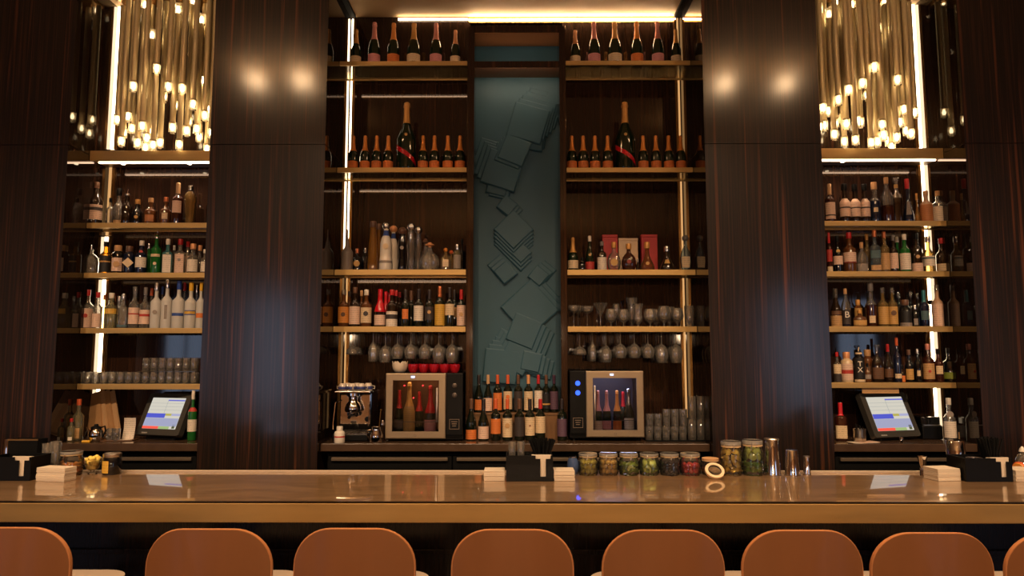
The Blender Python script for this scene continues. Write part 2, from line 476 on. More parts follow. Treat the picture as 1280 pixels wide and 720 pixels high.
# ---- recess ceiling strip and the vertical strips in the bay corners
def vstrip(x, Y, y_top, y_bot, label, mat, w=.022, d=.012, prof=True, side=1):
    z1, z0 = PZ(y_top, Y), PZ(y_bot, Y)
    t = thing('led_strip', label, 'light strip', (x, Y, z0))
    part('diffuser', bbox(-w / 2, w / 2, -d, 0, 0, z1 - z0), mat, t)
    part('channel', bbox(side * (w / 2 + .001), side * (w / 2 + .019), -d, .002, 0, z1 - z0) if side > 0 else bbox(-(w / 2 + .019), -(w / 2 + .001), -d, .002, 0, z1 - z0), BRASS, t)
    return t
vstrip(XP_L + .014, DSB - .004, -2, 186, 'tall bright strip of light left of the left chandelier tubes', LED, .024)
vstrip(XP_L + .014, DSB - .004, 209, 294, 'dim golden strip behind the top bottle shelf of the far-left bay', LED_DIM, .022)
vstrip(XP_L + .014, DSB - .004, 296, 545, 'bright strip behind the lower shelves of the far-left bay', LED, .026)
vstrip(XP_R - .014, DSB - .004, -2, 186, 'tall bright strip of light right of the right chandelier tubes', LED, .022, side=-1)
vstrip(XP_R - .014, DSB - .004, 204, 545, 'bright strip behind the bottle shelves of the far-right bay', LED, .022, side=-1)
vstrip(XC2 + .014, DMB - .004, 24, 336, 'bright strip in the left corner of the centre-left bay', LED, .011)
vstrip(XC2 + .014, DMB - .004, 345, 545, 'golden strip behind the hanging glasses of the centre-left bay', LED_DIM, .011)
vstrip(XC3 - .014, DMB - .004, 24, 545, 'golden strip in the right corner of the centre-right bay', LED_DIM, .014, side=-1)
t = thing('led_strip', 'bright horizontal strip along the ceiling above the wall panel and right champagne row', 'light strip', (PXx(586, 23, DMB), DMB, ZCEIL))
xa, xb = PXx(586, 23, DMB), XC3 - .03
part('diffuser', bbox(0, xb - xa, -.018, -.004, -.032, -.025), COVE, t)
part('channel', bbox(0, xb - xa, -.0036, -.001, -.05, -.003), BRASS, t)
xa0 = PXx(498, 23, DMB)
t = thing('led_strip', 'thin dim strip along the ceiling above the left champagne row', 'light strip', (xa0, DMB, ZCEIL))
part('diffuser', bbox(0, xa - xa0 - .01, -.020, -.004, -.030, -.020), LED, t)
part('channel', bbox(0, xa - xa0 - .01, -.004, -.001, -.03, -.003), BRASS, t)

for k_, (xa_, xb_) in enumerate(((XC2 + .001, XC2 + .040), (XC3 - .040, XC3 - .001))):
    struct(f'trim_{k_ + 1}', bbox(xa_, xb_, DC + .01, DMB - .03, ZCEIL - .022, ZCEIL - .001), BLACKM)  # black strip put in for the shaded gap beside the ceiling
# ---- shelves
SHELF = {}
def shelf(key, label, x0, x1, D, Db, y0, y1, glass=True, led=None, lights=(), mat=None):
    z1, z0 = PZ(y0, D), PZ(y1, D)
    t = thing('bar_shelf', label, 'shelf', ((x0 + x1) / 2, D, z0), 0, 'brass-edged bottle shelves')
    hx = (x1 - x0) / 2
    part('brass_lip', bbox(-hx, hx, 0, .016, 0, z1 - z0, .002), BRASS_LIP, t)
    zt = z1 - z0 - .006
    if glass: part('glass_panel', bbox(-hx, hx, .0165, Db - D - .002, zt - .010, zt), SHELFGLASS, t)
    else:
        part('board', bbox(-hx, hx, .0165, Db - D - .002, .012, zt), mat or EB_BACK, t)
        for lx in lights:
            bm = bmesh.new(); lathe(bm, [(0, .012), (.014, .012), (.014, .009), (0, .009)], 14)
            part('downlight', bm, LED, t, (lx - (x0 + x1) / 2, .13, -.001))
            l_ = bpy.data.lights.new('shelf_beam', 'SPOT'); l_.energy = 2.2; l_.color = (1, .72, .46); l_.spot_size = math.radians(130); l_.spot_blend = .8; l_.shadow_soft_size = .012
            o_ = bpy.data.objects.new('shelf_beam', l_); C.objects.link(o_); o_.parent = t; o_.location = (lx - (x0 + x1) / 2, .08, -.004)
    if led and glass: part('led_line', bbox(-hx + .02, hx - .01, .0168, .023, zt - .0185, zt - .0125), led, t)
    elif led: part('led_line', bbox(-hx + .02, hx - .01, .075, .095, .004, .0115), led, t)
    bm = bmesh.new()                      # slim brass bearer against the back panel
    box(bm, -hx, hx, Db - D - .012, Db - D - .002, zt - .022, zt - .0105)
    part('bearer', bm, BRASS_LIP, t)
    SHELF[key] = z0 + zt
    return t
eL, eR = XP_L + .002, XC1 - .002
board = pm('shelf_underside_bronze', lin(120, 96, 66), .3, .5)
shelf('L0', 'deep brass shelf under the left chandelier', eL, eR, DS - .01, DSB - .03, 187.5, 200, False, LED_SHELF, (PXx(152, 210, 5.05), PXx(235, 210, 5.05)), board)
eL, eR = XP_L + .002, XC1 - .002
shelf('L1', 'brass-edged shelf of whisky bottles, highest of four in the far-left bay', eL, eR, DS, DSB - .03, 278, 284.4, True, LED_LOW)
shelf('L2', 'brass-edged shelf of gin bottles in the far-left bay', eL, eR, DS, DSB - .03, 340.5, 347, True, LED_LOW)
shelf('L3', 'brass-edged shelf of clear vodka bottles in the far-left bay', eL, eR, DS, DSB - .03, 410, 416.5, True, None)
shelf('L4', 'brass-edged shelf of upturned tumblers in the far-left bay', eL, eR, DS, DSB - .03, 480, 487, True, None)
fL, fR = XC4 + .002, XP_R - .002
shelf('R0', 'deep brass shelf under the right chandelier', fL, fR, DS - .01, DSB - .03, 186, 198.5, False, LED_SHELF, (PXx(1055, 206, 5.05),), board)
shelf('R1', 'brass-edged shelf of decanters and labelled whiskies in the far-right bay', fL, fR, DS, DSB - .03, 276.5, 282.8, True, LED_LOW)
shelf('R2', 'brass-edged shelf holding the green white-capped bottle in the far-right bay', fL, fR, DS, DSB - .03, 339.3, 346, True, LED_LOW)
shelf('R3', 'brass-edged shelf holding the bottle marked B in the far-right bay', fL, fR, DS, DSB - .03, 408, 415, True, LED_LOW)
shelf('R4', 'brass-edged shelf directly above the far-right till screen', fL, fR, DS, DSB - .03, 478, 485, True, None)
gL, gR = XC2 + .002, XF0 - .002
shelf('A1', 'brass-edged shelf of large champagne bottles left of the teal panel', gL, gR, DM, DMB - .03, 76, 81.3, True, LED_SHELF)
shelf('A2', 'brass-edged shelf of orange champagne bottles left of the teal panel', gL, gR, DM, DMB - .03, 209, 215, True, LED_SHELF)
shelf('A3', 'brass-edged shelf of tequila bottles left of the teal panel', gL, gR, DM, DMB - .03, 336.7, 343.7, True, LED_SHELF)
shelf('A4', 'brass-edged shelf of red wines with glasses hanging below, left of teal panel', gL, gR, DM, DMB - .03, 408, 415, True, None)
hL, hR = XF3 + .002, XC3 - .002
shelf('B1', 'brass-edged shelf of large champagne bottles right of the teal panel', hL, hR, DM, DMB - .03, 76, 81.3, True, None)
shelf('B2', 'brass-edged shelf of orange champagne bottles right of the teal panel', hL, hR, DM, DMB - .03, 209.5, 215.5, True, None)
shelf('B3', 'brass-edged shelf of cognac decanters and red boxes', hL, hR, DM, DMB - .03, 337, 344, True, None)
shelf('B4', 'brass-edged shelf of stemware with glasses hanging below, right of teal panel', hL, hR, DM, DMB - .03, 408, 415, True, None)

# ---- back bar: one continuous counter per bay, over under-counter fridges
counter_m = pm('backbar_stone', lin(74, 56, 42), .22, coat=.3, var=.3, vscale=(14, 14, 14))
def backbar(label, x0, x1, yb, lab2, nd):
    o = thing('back_counter', label, 'counter', ((x0 + x1) / 2, 4.76, 0))
    hx = (x1 - x0) / 2
    part('worktop', bbox(-hx, hx, 0, yb - 4.76 - .002, ZB - .052, ZB, .004), counter_m, o)
    part('upstand', bbox(-hx, hx, yb - 4.76 - .02, yb - 4.76 - .004, ZB - .30, ZB - .053), EB_BAR, o)
    f = thing('undercounter_fridge', lab2, 'fridge', ((x0 + x1) / 2, 4.80, 0))
    part('body', bbox(-hx + .03, hx - .03, .03, .34, .06, ZB - .075, .004), BLACKM, f)
    part('plinth', bbox(-hx + .05, hx - .05, .05, .30, 0.002, .058), BLACKM, f)
    w = (2 * hx - .08) / nd
    zr = PZ(574, 4.78)
    for k in range(nd):
        xx = -hx + .04 + w * k
        d = part('door', bbox(xx + .004, xx + w - .004, 0, .028, .08, ZB - .085, .003), BLACKM, f)
        part('handle', bbox(xx + .03, xx + w - .03, -.022, -.004, zr - .012, zr + .010, .002), pm('fridge_pull', lin(112, 98, 82), .5, .6), d)
backbar('dark stone back counter of the far-left bay', XP_L + .003, XC1 - .003, DSB, 'black under-counter fridge below the far-left bay', 1)
backbar('dark stone back counter below the teal panel', XC2 + .003, XC3 - .003, DMB, 'black under-counter fridge with steel pull below the teal panel', 3)
backbar('dark stone back counter of the far-right bay', XC4 + .003, XP_R - .003, DSB, 'black under-counter fridge with steel pull below the far-right bay', 1)

# ---- the bar itself
m, nt, b = new_mat('bar_stone')
N = nt.nodes; L = nt.links
tc = N.new('ShaderNodeTexCoord'); mp = N.new('ShaderNodeMapping'); mp.inputs['Scale'].default_value = (1.2, 5, 1)
n = N.new('ShaderNodeTexNoise'); n.inputs['Scale'].default_value = 2.2; n.inputs['Detail'].default_value = 7; n.inputs['Distortion'].default_value = 1.2
L.new(tc.outputs['Object'], mp.inputs[0]); L.new(mp.outputs[0], n.inputs['Vector'])
r = N.new('ShaderNodeValToRGB'); e = r.color_ramp.elements
e[0].position = .3; e[0].color = lin(118, 90, 60); e[1].position = .72; e[1].color = lin(150, 118, 84)
L.new(n.outputs['Fac'], r.inputs[0]); L.new(r.outputs[0], b.inputs['Base Color'])
b.inputs['Roughness'].default_value = .3; b.inputs['Coat Weight'].default_value = 1; b.inputs['Coat Roughness'].default_value = .02; b.inputs['Coat IOR'].default_value = 1.55
BAR_STONE = m
bar = thing('bar_counter', 'long bar with polished brown top and brass front edge', 'bar', (0, D1, 0))
part('bar_top', bbox(-6, 6, .004, D2 - D1, ZC - .03, ZC, .002), BAR_STONE, bar, label='polished brown stone top')
zf = PZ(653, D1)
part('brass_fascia', bbox(-6, 6, -.012, .003, zf, ZC - .006, .003), BRASS_BAR, bar, label='brass front edge')
part('top_edge', bbox(-6, 6, -.010, .0035, ZC - .0055, ZC + .0008, .0008), pm('edge_dark_bronze', lin(60, 46, 32), .3, .8), bar)
part('soffit_board', bbox(-6, 6, .0035, D2 - D1 - .01, zf + .005, ZC - .031), EB_BAR, bar)
part('front_panel', bbox(-6, 6, .30, .34, .12, zf + .004), EB_BAR, bar)
part('kick_plate', bbox(-6, 6, .33, .36, .002, .119), BRASS, bar)
part('panel_moulding', bbox(-6, 6, .285, .299, PZ(690, D1 + .29) - .012, PZ(690, D1 + .29) + .012, .004), EB_BAR, bar)
part('back_rail', bbox(-6, 6, D2 - D1 + .001, D2 - D1 + .016, ZC - .04, PZ(588.2, D2 + .001), .002), pm('rail_pale_steel', lin(196, 176, 152), .45, .4), bar, label='thin steel rail along the back edge')
for k in range(7):
    bm = bmesh.new(); tube(bm, [(-5 + k * 1.6, .30, .22), (-5 + k * 1.6, .17, .20)], .012); part('rail_bracket', bm, BRASS, bar)
bm = bmesh.new(); tube(bm, [(-6, .15, .20), (6, .15, .20)], .022, 12); part('foot_rail', bm, BRASS, bar)
# ================================================================== chandeliers
def chandelier(label, tubes, xr, zmin):
    """tubes: (photo x, top y or None, bottom y, depth)"""
    xm = PXx(xr[0], 90, 5.0); xM = PXx(xr[1], 90, 5.0)
    t = thing('chandelier', label, 'chandelier', ((xm + xM) / 2, 5.03, ZCEIL), 0, 'brass tube chandeliers')
    cx = (xm + xM) / 2
    part('ceiling_plate', bbox(xm - cx - .02, xM - cx + .02, -.16, .15, -.035, -.001, .004), BRASS, t)
    R, BR, BH = .0195, .025, .078
    bm = bmesh.new()                                     # glass sleeve, a thin open cup
    lathe(bm, [(BR, 0), (BR, BH)], 14)
    sleeve = fin(bm, 'glass_sleeve', 60)
    bm = bmesh.new(); lathe(bm, [(0, -.021), (.010, -.017), (.0135, -.006), (.012, .006), (.008, .016), (.006, .022), (0, .022)], 10)
    bulb = fin(bm, 'bulb', 80)
    bm = bmesh.new(); lathe(bm, [(0, 0), (.021, 0), (.0238, .004), (.0238, .014), (0, .014)], 14)
    cup = fin(bm, 'socket_cup', 40)
    zs = []
    for (x, yt, yb, D) in tubes:
        zb = max(PZ(yb, D) + BH / 2, zmin + BH + .006)                           # lower sleeve is centred on the seen bulb
        ym = yb if yt is None else (yt + yb) / 2
        X = PXx(x, max(yb, 30), D)
        zt = ZCEIL - .036 if yt is None else PZ(yt, D) - BH / 2
        bm = bmesh.new(); lathe(bm, [(0, 0), (R, 0), (R, zt - zb), (0, zt - zb)], 16)
        tb = part('tube', bm, BRASS_TUBE, t, (X - cx, D - 5.03, zb - ZCEIL))
        part('glass_sleeve', sleeve, SLEEVE, tb, (0, 0, -BH + .001))
        part('socket_cup', cup, BRASS_TUBE, tb, (0, 0, -.013))
        part('bulb', bulb, BULB, tb, (0, 0, -.036))
        if yt is not None:
            part('glass_sleeve', sleeve, SLEEVE, tb, (0, 0, zt - zb - .001))
            part('bulb', bulb, BULB, tb, (0, 0, zt - zb + .036))
    return t
LT = [(146.7, None, 149, 5.10), (151.7, None, 176, 4.96), (154.5, 11, 166, 5.13), (160, None, 145, 5.04), (166.7, None, 107, 4.90), (165, None, 160, 5.13), (172, 4, 178, 5.02),
      (178, None, 157, 4.92), (183.5, 42, 172, 4.99), (182, None, 184, 5.09), (187, None, 165, 5.14), (191, None, 186, 4.94), (196, None, 85, 4.89), (200, None, 178, 5.04), (205, None, 120, 5.13),
      (210.5, None, 108, 4.90), (215.5, 10, 159, 4.97), (219, None, 131, 5.06), (224, None, 181, 4.93), (228, None, 110, 4.88), (233.5, -1, 163, 5.03), (236, None, 152, 5.11), (241.2, None, 130, 4.93),
      (246, 23, 161, 5.02), (249, None, 171, 5.12), (253, None, 100, 5.08), (256, None, 144, 4.98), (258.6, 17, 186, 5.13), (261, None, 137, 5.04), (264, None, 166, 4.94), (269, None, 150, 5.06), (272, None, 120, 4.95)]
chandelier('left chandelier of clustered vertical brass tubes tipped with lit glass bulbs', LT, (144, 276), SHELF['L0'])
RT = [(1030.5, 12, 158, 5.05), (1025, None, 160, 4.96), (1029, None, 136, 4.93), (1035.5, None, 140, 5.05), (1043, 18, 169, 4.98), (1044.5, None, 155, 5.09), (1048, None, 126, 4.92), (1053, None, 149, 5.12), (1055.5, 2, 178, 5.05),
      (1060.5, None, 113, 4.89), (1058, None, 156, 5.00), (1069.5, None, 176, 4.90), (1072, 6, 152, 5.04), (1076, None, 154, 5.13), (1078, None, 105, 4.95), (1084, None, 120, 5.12), (1089.5, None, 183, 4.94), (1093, None, 85, 4.90),
      (1097, None, 178, 5.04), (1102.7, None, 157, 4.92), (1104.5, 37, 170, 5.00), (1110.5, None, 177, 5.10), (1111.5, None, 151, 5.12), (1115, 1, 185, 5.06), (1121, None, 173, 4.95), (1122, None, 101, 4.88), (1125, None, 154, 5.03),
      (1130, None, 138, 4.97), (1133, 4, 165, 5.10), (1139, None, 168, 4.91), (1143.5, None, 142, 5.08)]
chandelier('right chandelier of clustered vertical brass tubes tipped with lit glass bulbs', RT, (1018, 1147), SHELF['R0'])

# ================================================================== bottles
MESH = {}
def sprofile(kind, R, Hh):
    """outline of the glass and the zones (label, cap) of each bottle shape; r in R, z in height"""
    def sh(r0, z0, r1, z1, n=6, p=1.0):
        out = []
        for k in range(1, n + 1):
            u = k / n
            s = .5 - .5 * math.cos(PI * u ** p)
            out.append((r0 + (r1 - r0) * s, z0 + (z1 - z0) * u))
        return out
    base = [(0, .006), (.6, .006), (.82, 0), (.95, .006), (1, .028)]
    K = {
        'champ': (base + [(1, .36)] + sh(1, .36, .40, .70, 8, 1.15) + [(.34, .80), (.32, .90)], .60, .43, 2, 1),
        'magnum': (base + [(1, .42)] + sh(1, .42, .34, .72, 8, 1.1) + [(.29, .82), (.28, .92)], .68, .36, 2, 1),
        'bord': (base + [(1, .60)] + sh(1, .60, .38, .73, 5) + [(.36, .80), (.36, .97)], .74, .41, 2, 1),
        'burg': (base + [(1, .38)] + sh(1, .38, .38, .74, 8, 1.05) + [(.36, .80), (.36, .97)], .76, .41, 2, 1),
        'sp': (base + [(1, .58)] + sh(1, .58, .38, .71, 5, .9) + [(.36, .76), (.36, .88)], .85, .42, 2, 1),
        'bulge': (base + [(1, .30), (1.0, .50)] + sh(1, .50, .34, .68, 5) + [(.30, .74), (.36, .80), (.34, .88)], .84, .42, 2, 1),
        'sq': (base + [(1, .60)] + sh(1, .60, .36, .70, 4, .8) + [(.34, .76), (.34, .88)], .84, .44, 5, .85),
        'tall': (base + [(1, .56)] + sh(1, .56, .34, .70, 6) + [(.32, .76), (.32, .90)], .82, .38, 2, 1),
        'apoth': (base + [(1, .52)] + sh(1, .52, .42, .66, 5, .75) + [(.40, .72), (.40, .84)], .82, .52, 2, 1),
        'round': ([(0, .01), (.5, 0), (.62, .01), (.86, .10), (1, .26), (.98, .38), (.84, .50), (.58, .60), (.32, .67), (.26, .76), (.26, .84)], .80, .36, 2, .6),
        'squat': ([(0, .01), (.7, 0), (.88, .02), (.97, .12), (1, .42), (.92, .55), (.66, .64), (.30, .70), (.26, .76), (.26, .84)], .80, .34, 2.6, .75),
        'tri': ([(0, .01), (.8, 0), (.97, .03), (1, .14)] + sh(1, .14, .30, .66, 7, .8) + [(.27, .74), (.27, .86)], .78, .40, 2, .8),
        'cone': ([(0, .01), (.9, 0), (1, .03), (.96, .2), (.80, .55), (.62, .80), (.55, .88)], .88, .62, 4, .8),
        'bell': ([(0, .0), (.9, 0), (1, .02), (1, .17), (.93, .27), (.86, .31), (.86, .40), (.83, .58), (.66, .68), (.42, .74), (.34, .80), (.34, .86)], .84, .62, 2, 1),
        'flute': ([(0, 0), (.9, 0), (1, .02), (.80, .18), (.70, .32), (.86, .52), (.80, .66), (.60, .76), (.55, .84)], .83, .66, 2, 1),
        'neckpot': (base + [(1, .40), (1, .44)] + sh(1, .44, .42, .60, 5) + [(.34, .68), (.2, .76), (.12, .84), (.10, .92)], .92, .12, 2, 1),
        'taper': (base + [(1, .50)] + sh(1, .50, .34, .80, 6, 1.1) + [(.32, .86), (.32, .90)], .86, .36, 2, 1),
        'pharma': (base + [(1, .70)] + sh(1, .70, .55, .80, 4, .8) + [(.5, .84), (.5, .88)], .80, .62, 2, 1),
        'curvy': ([(0, .006), (.6, 0), (.78, .01), (.72, .2), (.82, .42), (1, .62), (.96, .74), (.7, .82), (.36, .86), (.34, .90)], .88, .42, 2, .8),
        'mini': (base + [(1, .5)] + sh(1, .5, .4, .68, 4) + [(.38, .8)], .76, .48, 2, 1),
    }
    return K[kind]
def cut(prof, z0, z1):
    """piece of an outline between two heights"""
    def at(z):
        for (r0, a), (r1, b) in zip(prof, prof[1:]):
            if a <= z <= b and b > a: return r0 + (r1 - r0) * (z - a) / (b - a)
        return prof[-1][0]
    mid = [(r, z) for r, z in prof if z0 < z < z1 and r > 0]
    return [(at(z0), z0)] + mid + [(at(z1), z1)]
def zone_mesh(prof, R, Hh, z0, z1, off, e, dr, half=72, n=14):
    """sheet that follows the glass round its front"""
    bm = bmesh.new(); rows = []
    for r, z in cut(prof, z0, z1):
        row = []
        for k in range(n + 1):
            a = -PI / 2 + math.radians(-half + 2 * half * k / n)
            c, s = math.cos(a), math.sin(a)
            q = (abs(c) ** e + abs(s) ** e) ** (-1 / e)
            row.append(bm.verts.new((r * R * q * c + off * c, r * R * q * s * dr + off * s, z * Hh)))
        rows.append(row)
    for a, b in zip(rows, rows[1:]):
        for k in range(n): bm.faces.new((a[k], a[k + 1], b[k + 1], b[k]))
    me = fin(bm, 'label', 50)
    return me
def bottle(x, w, h, kind, glass, Y, zb, label, cat='bottle', group=None, name='bottle', lab=None, cap=None, band=None, seal=None, fill=None, pour=None, foil=None, ribbon=None, wax=None, n=18, fat=1.0, lab2=None, stopper=None, ytop=None):
    R = M(w, Y) / 2 * fat; Hh = M(h, Y) if ytop is None else PZ(ytop, Y) - zb
    prof, zc, rc, e, dr = sprofile(kind, R, Hh)
    ref_y = 445 - (zb - H) * F / Y
    X = P(x, ref_y - h * .4, Y).x
    t = thing(name, label, cat, (X, Y, zb), -math.atan2(X, Y) * .6, group)
    key = (kind, round(R, 4), round(Hh, 4))
    def mk(tag, f):
        k = key + tag
        if k not in MESH: MESH[k] = f()
        return MESH[k]
    def glassmesh(z0=None, z1=None):
        bm = bmesh.new()
        pr = prof if z0 is None and z1 is None else cut(prof, z0 or 0, z1 or prof[-1][1])
        pts = [(r * R, z * Hh) for r, z in pr]
        if pts[0][0] > 0: pts = [(0, pts[0][1])] + pts
        pts = pts + [(0, pts[-1][1])]
        lathe(bm, pts, n, e, 1, dr)
        return fin(bm, 'glass_body', 50)
    if fill:
        fz, fm = fill
        def lo():
            bm = bmesh.new(); q = [(r * R, z * Hh) for r, z in prof if z < fz]
            c = cut(prof, q[-1][1] / Hh, fz)
            lathe(bm, q + [(c[-1][0] * R, fz * Hh), (0, fz * Hh)], n, e, 1, dr)
            return fin(bm, 'filled_body', 50)
        part('filled_body', mk(('lo', fz), lo), G[fm], t, label='part of the bottle filled with liquid')
        part('glass_body', mk(('hi', fz), lambda: glassmesh(fz + .004, prof[-1][1])), G[glass], t)
    else:
        part('glass_body', mk(('g',), glassmesh), G[glass], t)
    if lab:
        for li, spec in enumerate([lab] if lab2 is None else [lab, lab2]):
            z0, z1, col = spec[:3]; half = spec[3] if len(spec) > 3 else 74
            lo_ = part('label', mk(('l', z0, z1, half), lambda: zone_mesh(prof, R, Hh, z0, z1, .0009, e, dr, half)), LAB[col], t)
            if band and li == 0:
                b0, b1, bc = band
                part('label_band', mk(('b', b0, b1, half), lambda: zone_mesh(prof, R, Hh, b0, b1, .0015, e, dr, half)), LAB[bc], lo_)
    if seal:
        sz, sr, sc = seal[:3]; dia = len(seal) > 3
        c = cut(prof, sz - .001, sz + .001)[0][0] * R * dr
        def sl():
            bm = bmesh.new(); lathe(bm, [(0, 0), (sr * R, 0), (sr * R, .003), (0, .003)], 4 if dia else 14)
            if dia: bmesh.ops.rotate(bm, verts=bm.verts, matrix=Matrix.Rotation(PI / 4, 3, 'Z'))
            return fin(bm, 'seal', 40)
        part('seal', mk(('s', sr, dia), sl), LAB.get(sc) or CAPS[sc], t, (0, -c - .0008, sz * Hh), (PI / 2, 0, 0))
    if foil:
        fz, fc = foil
        def fl():
            bm = bmesh.new(); top = prof[-1][1]
            pts = [(r * R + .0012, z * Hh) for r, z in cut(prof, fz, top)]
            rr = prof[-1][0] * R
            if kind in ('champ', 'magnum'):
                pts += [(rr * 1.22, top * Hh + .002), (rr * 1.25, (top + .035) * Hh), (rr * 1.05, (top + .04) * Hh), (rr * 1.14, (top + .06) * Hh), (rr * 1.02, .99 * Hh), (rr * .6, Hh), (0, Hh)]
            else:
                pts += [(rr * 1.08, .985 * Hh), (rr * .9, Hh), (0, Hh)]
            lathe(bm, pts, n, 2 if e == 2 else e, 1, dr if e != 2 else 1)
            return fin(bm, 'foil', 50)
        part('foil', mk(('f', fz), fl), CAPS[fc], t)
    if wax:
        def wx():
            bm = bmesh.new()
            lathe(bm, [(r * R * 1.03 + .002, z * Hh) for r, z in cut(prof, wax, prof[-1][1])] + [(prof[-1][0] * R + .003, .985 * Hh), (prof[-1][0] * R * .7, Hh), (0, Hh)], n)
            return fin(bm, 'wax_seal', 50)
        part('wax_seal', mk(('w', wax), wx), CAPS['redwax'], t)
    if cap:
        def cp():
            bm = bmesh.new(); r_ = rc * R
            top = Hh if not pour else (zc + .05) * Hh
            lathe(bm, [(0, zc * Hh), (r_ * .96, zc * Hh), (r_, zc * Hh + .002), (r_, top - .003), (r_ * .93, top), (0, top)], n)
            return fin(bm, 'cap', 40)
        cpo = part('cap', mk(('c', bool(pour)), cp), CAPS[cap], t)
        if pour:
            def po():
                bm = bmesh.new(); z0 = (zc + .045) * Hh
                tube(bm, [(0, 0, z0), (0, 0, Hh * .93), (.004, -.002, Hh)], .0045, 8, True, .003)
                return fin(bm, 'pour_spout', 50)
            part('pour_spout', mk(('p',), po), CHROME if pour is True else CAPS[pour], t)
    if stopper:
        kind_s, col = stopper
        def st():
            bm = bmesh.new(); z0 = prof[-1][1] * Hh; r_ = max(rc, .3) * R
            if kind_s == 'ball':
                rb = max((Hh - z0) * .55, .010); zc_ = Hh - rb
                pts = [(0, z0), (r_ * .6, z0), (r_ * .6, z0 + .004)] + [(rb * math.sin(PI * u / 10), zc_ - rb * math.cos(PI * u / 10)) for u in range(2, 10)] + [(0, Hh)]
            elif kind_s == 'disc':
                pts = [(0, z0 - .01), (r_ * .7, z0 - .01), (r_ * .7, Hh * .93), (r_ * 1.35, Hh * .935), (r_ * 1.5, Hh * .97), (r_ * 1.3, Hh), (0, Hh)]
            else:   # crown stopper
                pts = [(0, z0 - .005), (r_ * .5, z0 - .005), (r_ * .55, z0 + .004), (r_ * 1.35, z0 + .010), (r_ * 1.2, z0 + (Hh - z0) * .55), (r_ * .55, z0 + (Hh - z0) * .7), (r_ * .6, Hh - .004), (0, Hh)]
            lathe(bm, pts, n); return fin(bm, 'stopper', 50)
        part('stopper', mk(('st', kind_s), st), CAPS.get(col) or G[col], t)
    if ribbon:
        # sash of ribbon winding down across the front
        def rb():
            bm = bmesh.new(); rows = []
            for k in range(25):
                u = k / 24; a = PI + 0.05 + (PI - .1) * u
                zc_ = (.36 - .29 * u) * Hh + .02 * math.sin(u * PI) * Hh
                q = cut(prof, zc_ / Hh, zc_ / Hh + .01)[0][0] * R + .0015
                rows.append([bm.verts.new((q * math.cos(a), q * math.sin(a), zc_ + dz * Hh)) for dz in (-.035, .035)])
            for a, b in zip(rows, rows[1:]): bm.faces.new((a[0], b[0], b[1], a[1]))
            me = fin(bm, 'ribbon', 60); return me
        part('ribbon', mk(('r',), rb), CAPS['redwax'], t, label='red ribbon sash')
    return t
SUF = {
    'A1': 'on the shelf nearest the ceiling, left of the teal panel', 'B1': 'on the shelf nearest the ceiling, right of the teal panel',
}
def row_label(desc, i, key):
    where = {'L1': 'far-left bay, whisky shelf', 'L2': 'far-left bay, gin shelf', 'L3': 'far-left bay, vodka shelf',
             'A1': 'centre-left bay, highest shelf', 'A2': 'centre-left bay, second shelf', 'A3': 'centre-left bay, third shelf', 'A4': 'centre-left bay, wine shelf',
             'B1': 'centre-right bay, highest shelf', 'B2': 'centre-right bay, second shelf', 'B3': 'centre-right bay, third shelf',
             'R1': 'far-right bay, highest bottle shelf', 'R2': 'far-right bay, second bottle shelf', 'R3': 'far-right bay, third bottle shelf', 'R4': 'far-right bay, lowest bottle shelf'}[key]
    return f'{desc}, {ORD[i]} from left, {where}'
LIP = dict(L1=278, L2=340.5, L3=410, A1=76, A2=209, A3=336.7, A4=408, B1=76, B2=209.5, B3=337, R1=276.5, R2=339.3, R3=408, R4=478)
def row(key, group, items, front, backs=(.10, .19)):
    items = sorted(items, key=lambda d: d['x'])
    placed = []
    order = sorted(range(len(items)), key=lambda i: (items[i].get('back', 0), items[i]['x']))
    for i in order:
        it = dict(items[i]); desc = it.pop('d'); back = it.pop('back', 0)
        Y = front + (0 if not back else backs[back - 1]) + it.pop('dy', 0)
        e_, dr_ = sprofile(it['kind'], 1, 1)[3:5]
        w0 = it['w']
        for k_ in range(44):                     # slim it a little, else step back until it stands clear of its neighbours
            R = M(it['w'], Y) / 2 * (1.25 if e_ > 2 else 1.0) + .0012; X = P(it['x'], LIP[key] - it['h'] * .4, Y).x
            if all((X - x2) ** 2 + ((Y - y2) / (dr_ + d2) * 2) ** 2 > (R + r2) ** 2 for x2, y2, r2, d2 in placed): break
            if k_ < 4: it['w'] = w0 * (1 - .025 * (k_ + 1))
            else: Y += .004
        placed.append((X, Y, R, dr_))
        bottle(zb=SHELF[key] + .0006, Y=Y, ytop=LIP[key] - it['h'], label=row_label(desc, i + 1, key), group=group, **it)
def b(x, w, h, kind, glass, d, **k):
    return dict(x=x, w=w, h=h, kind=kind, glass=glass, d=d, **k)
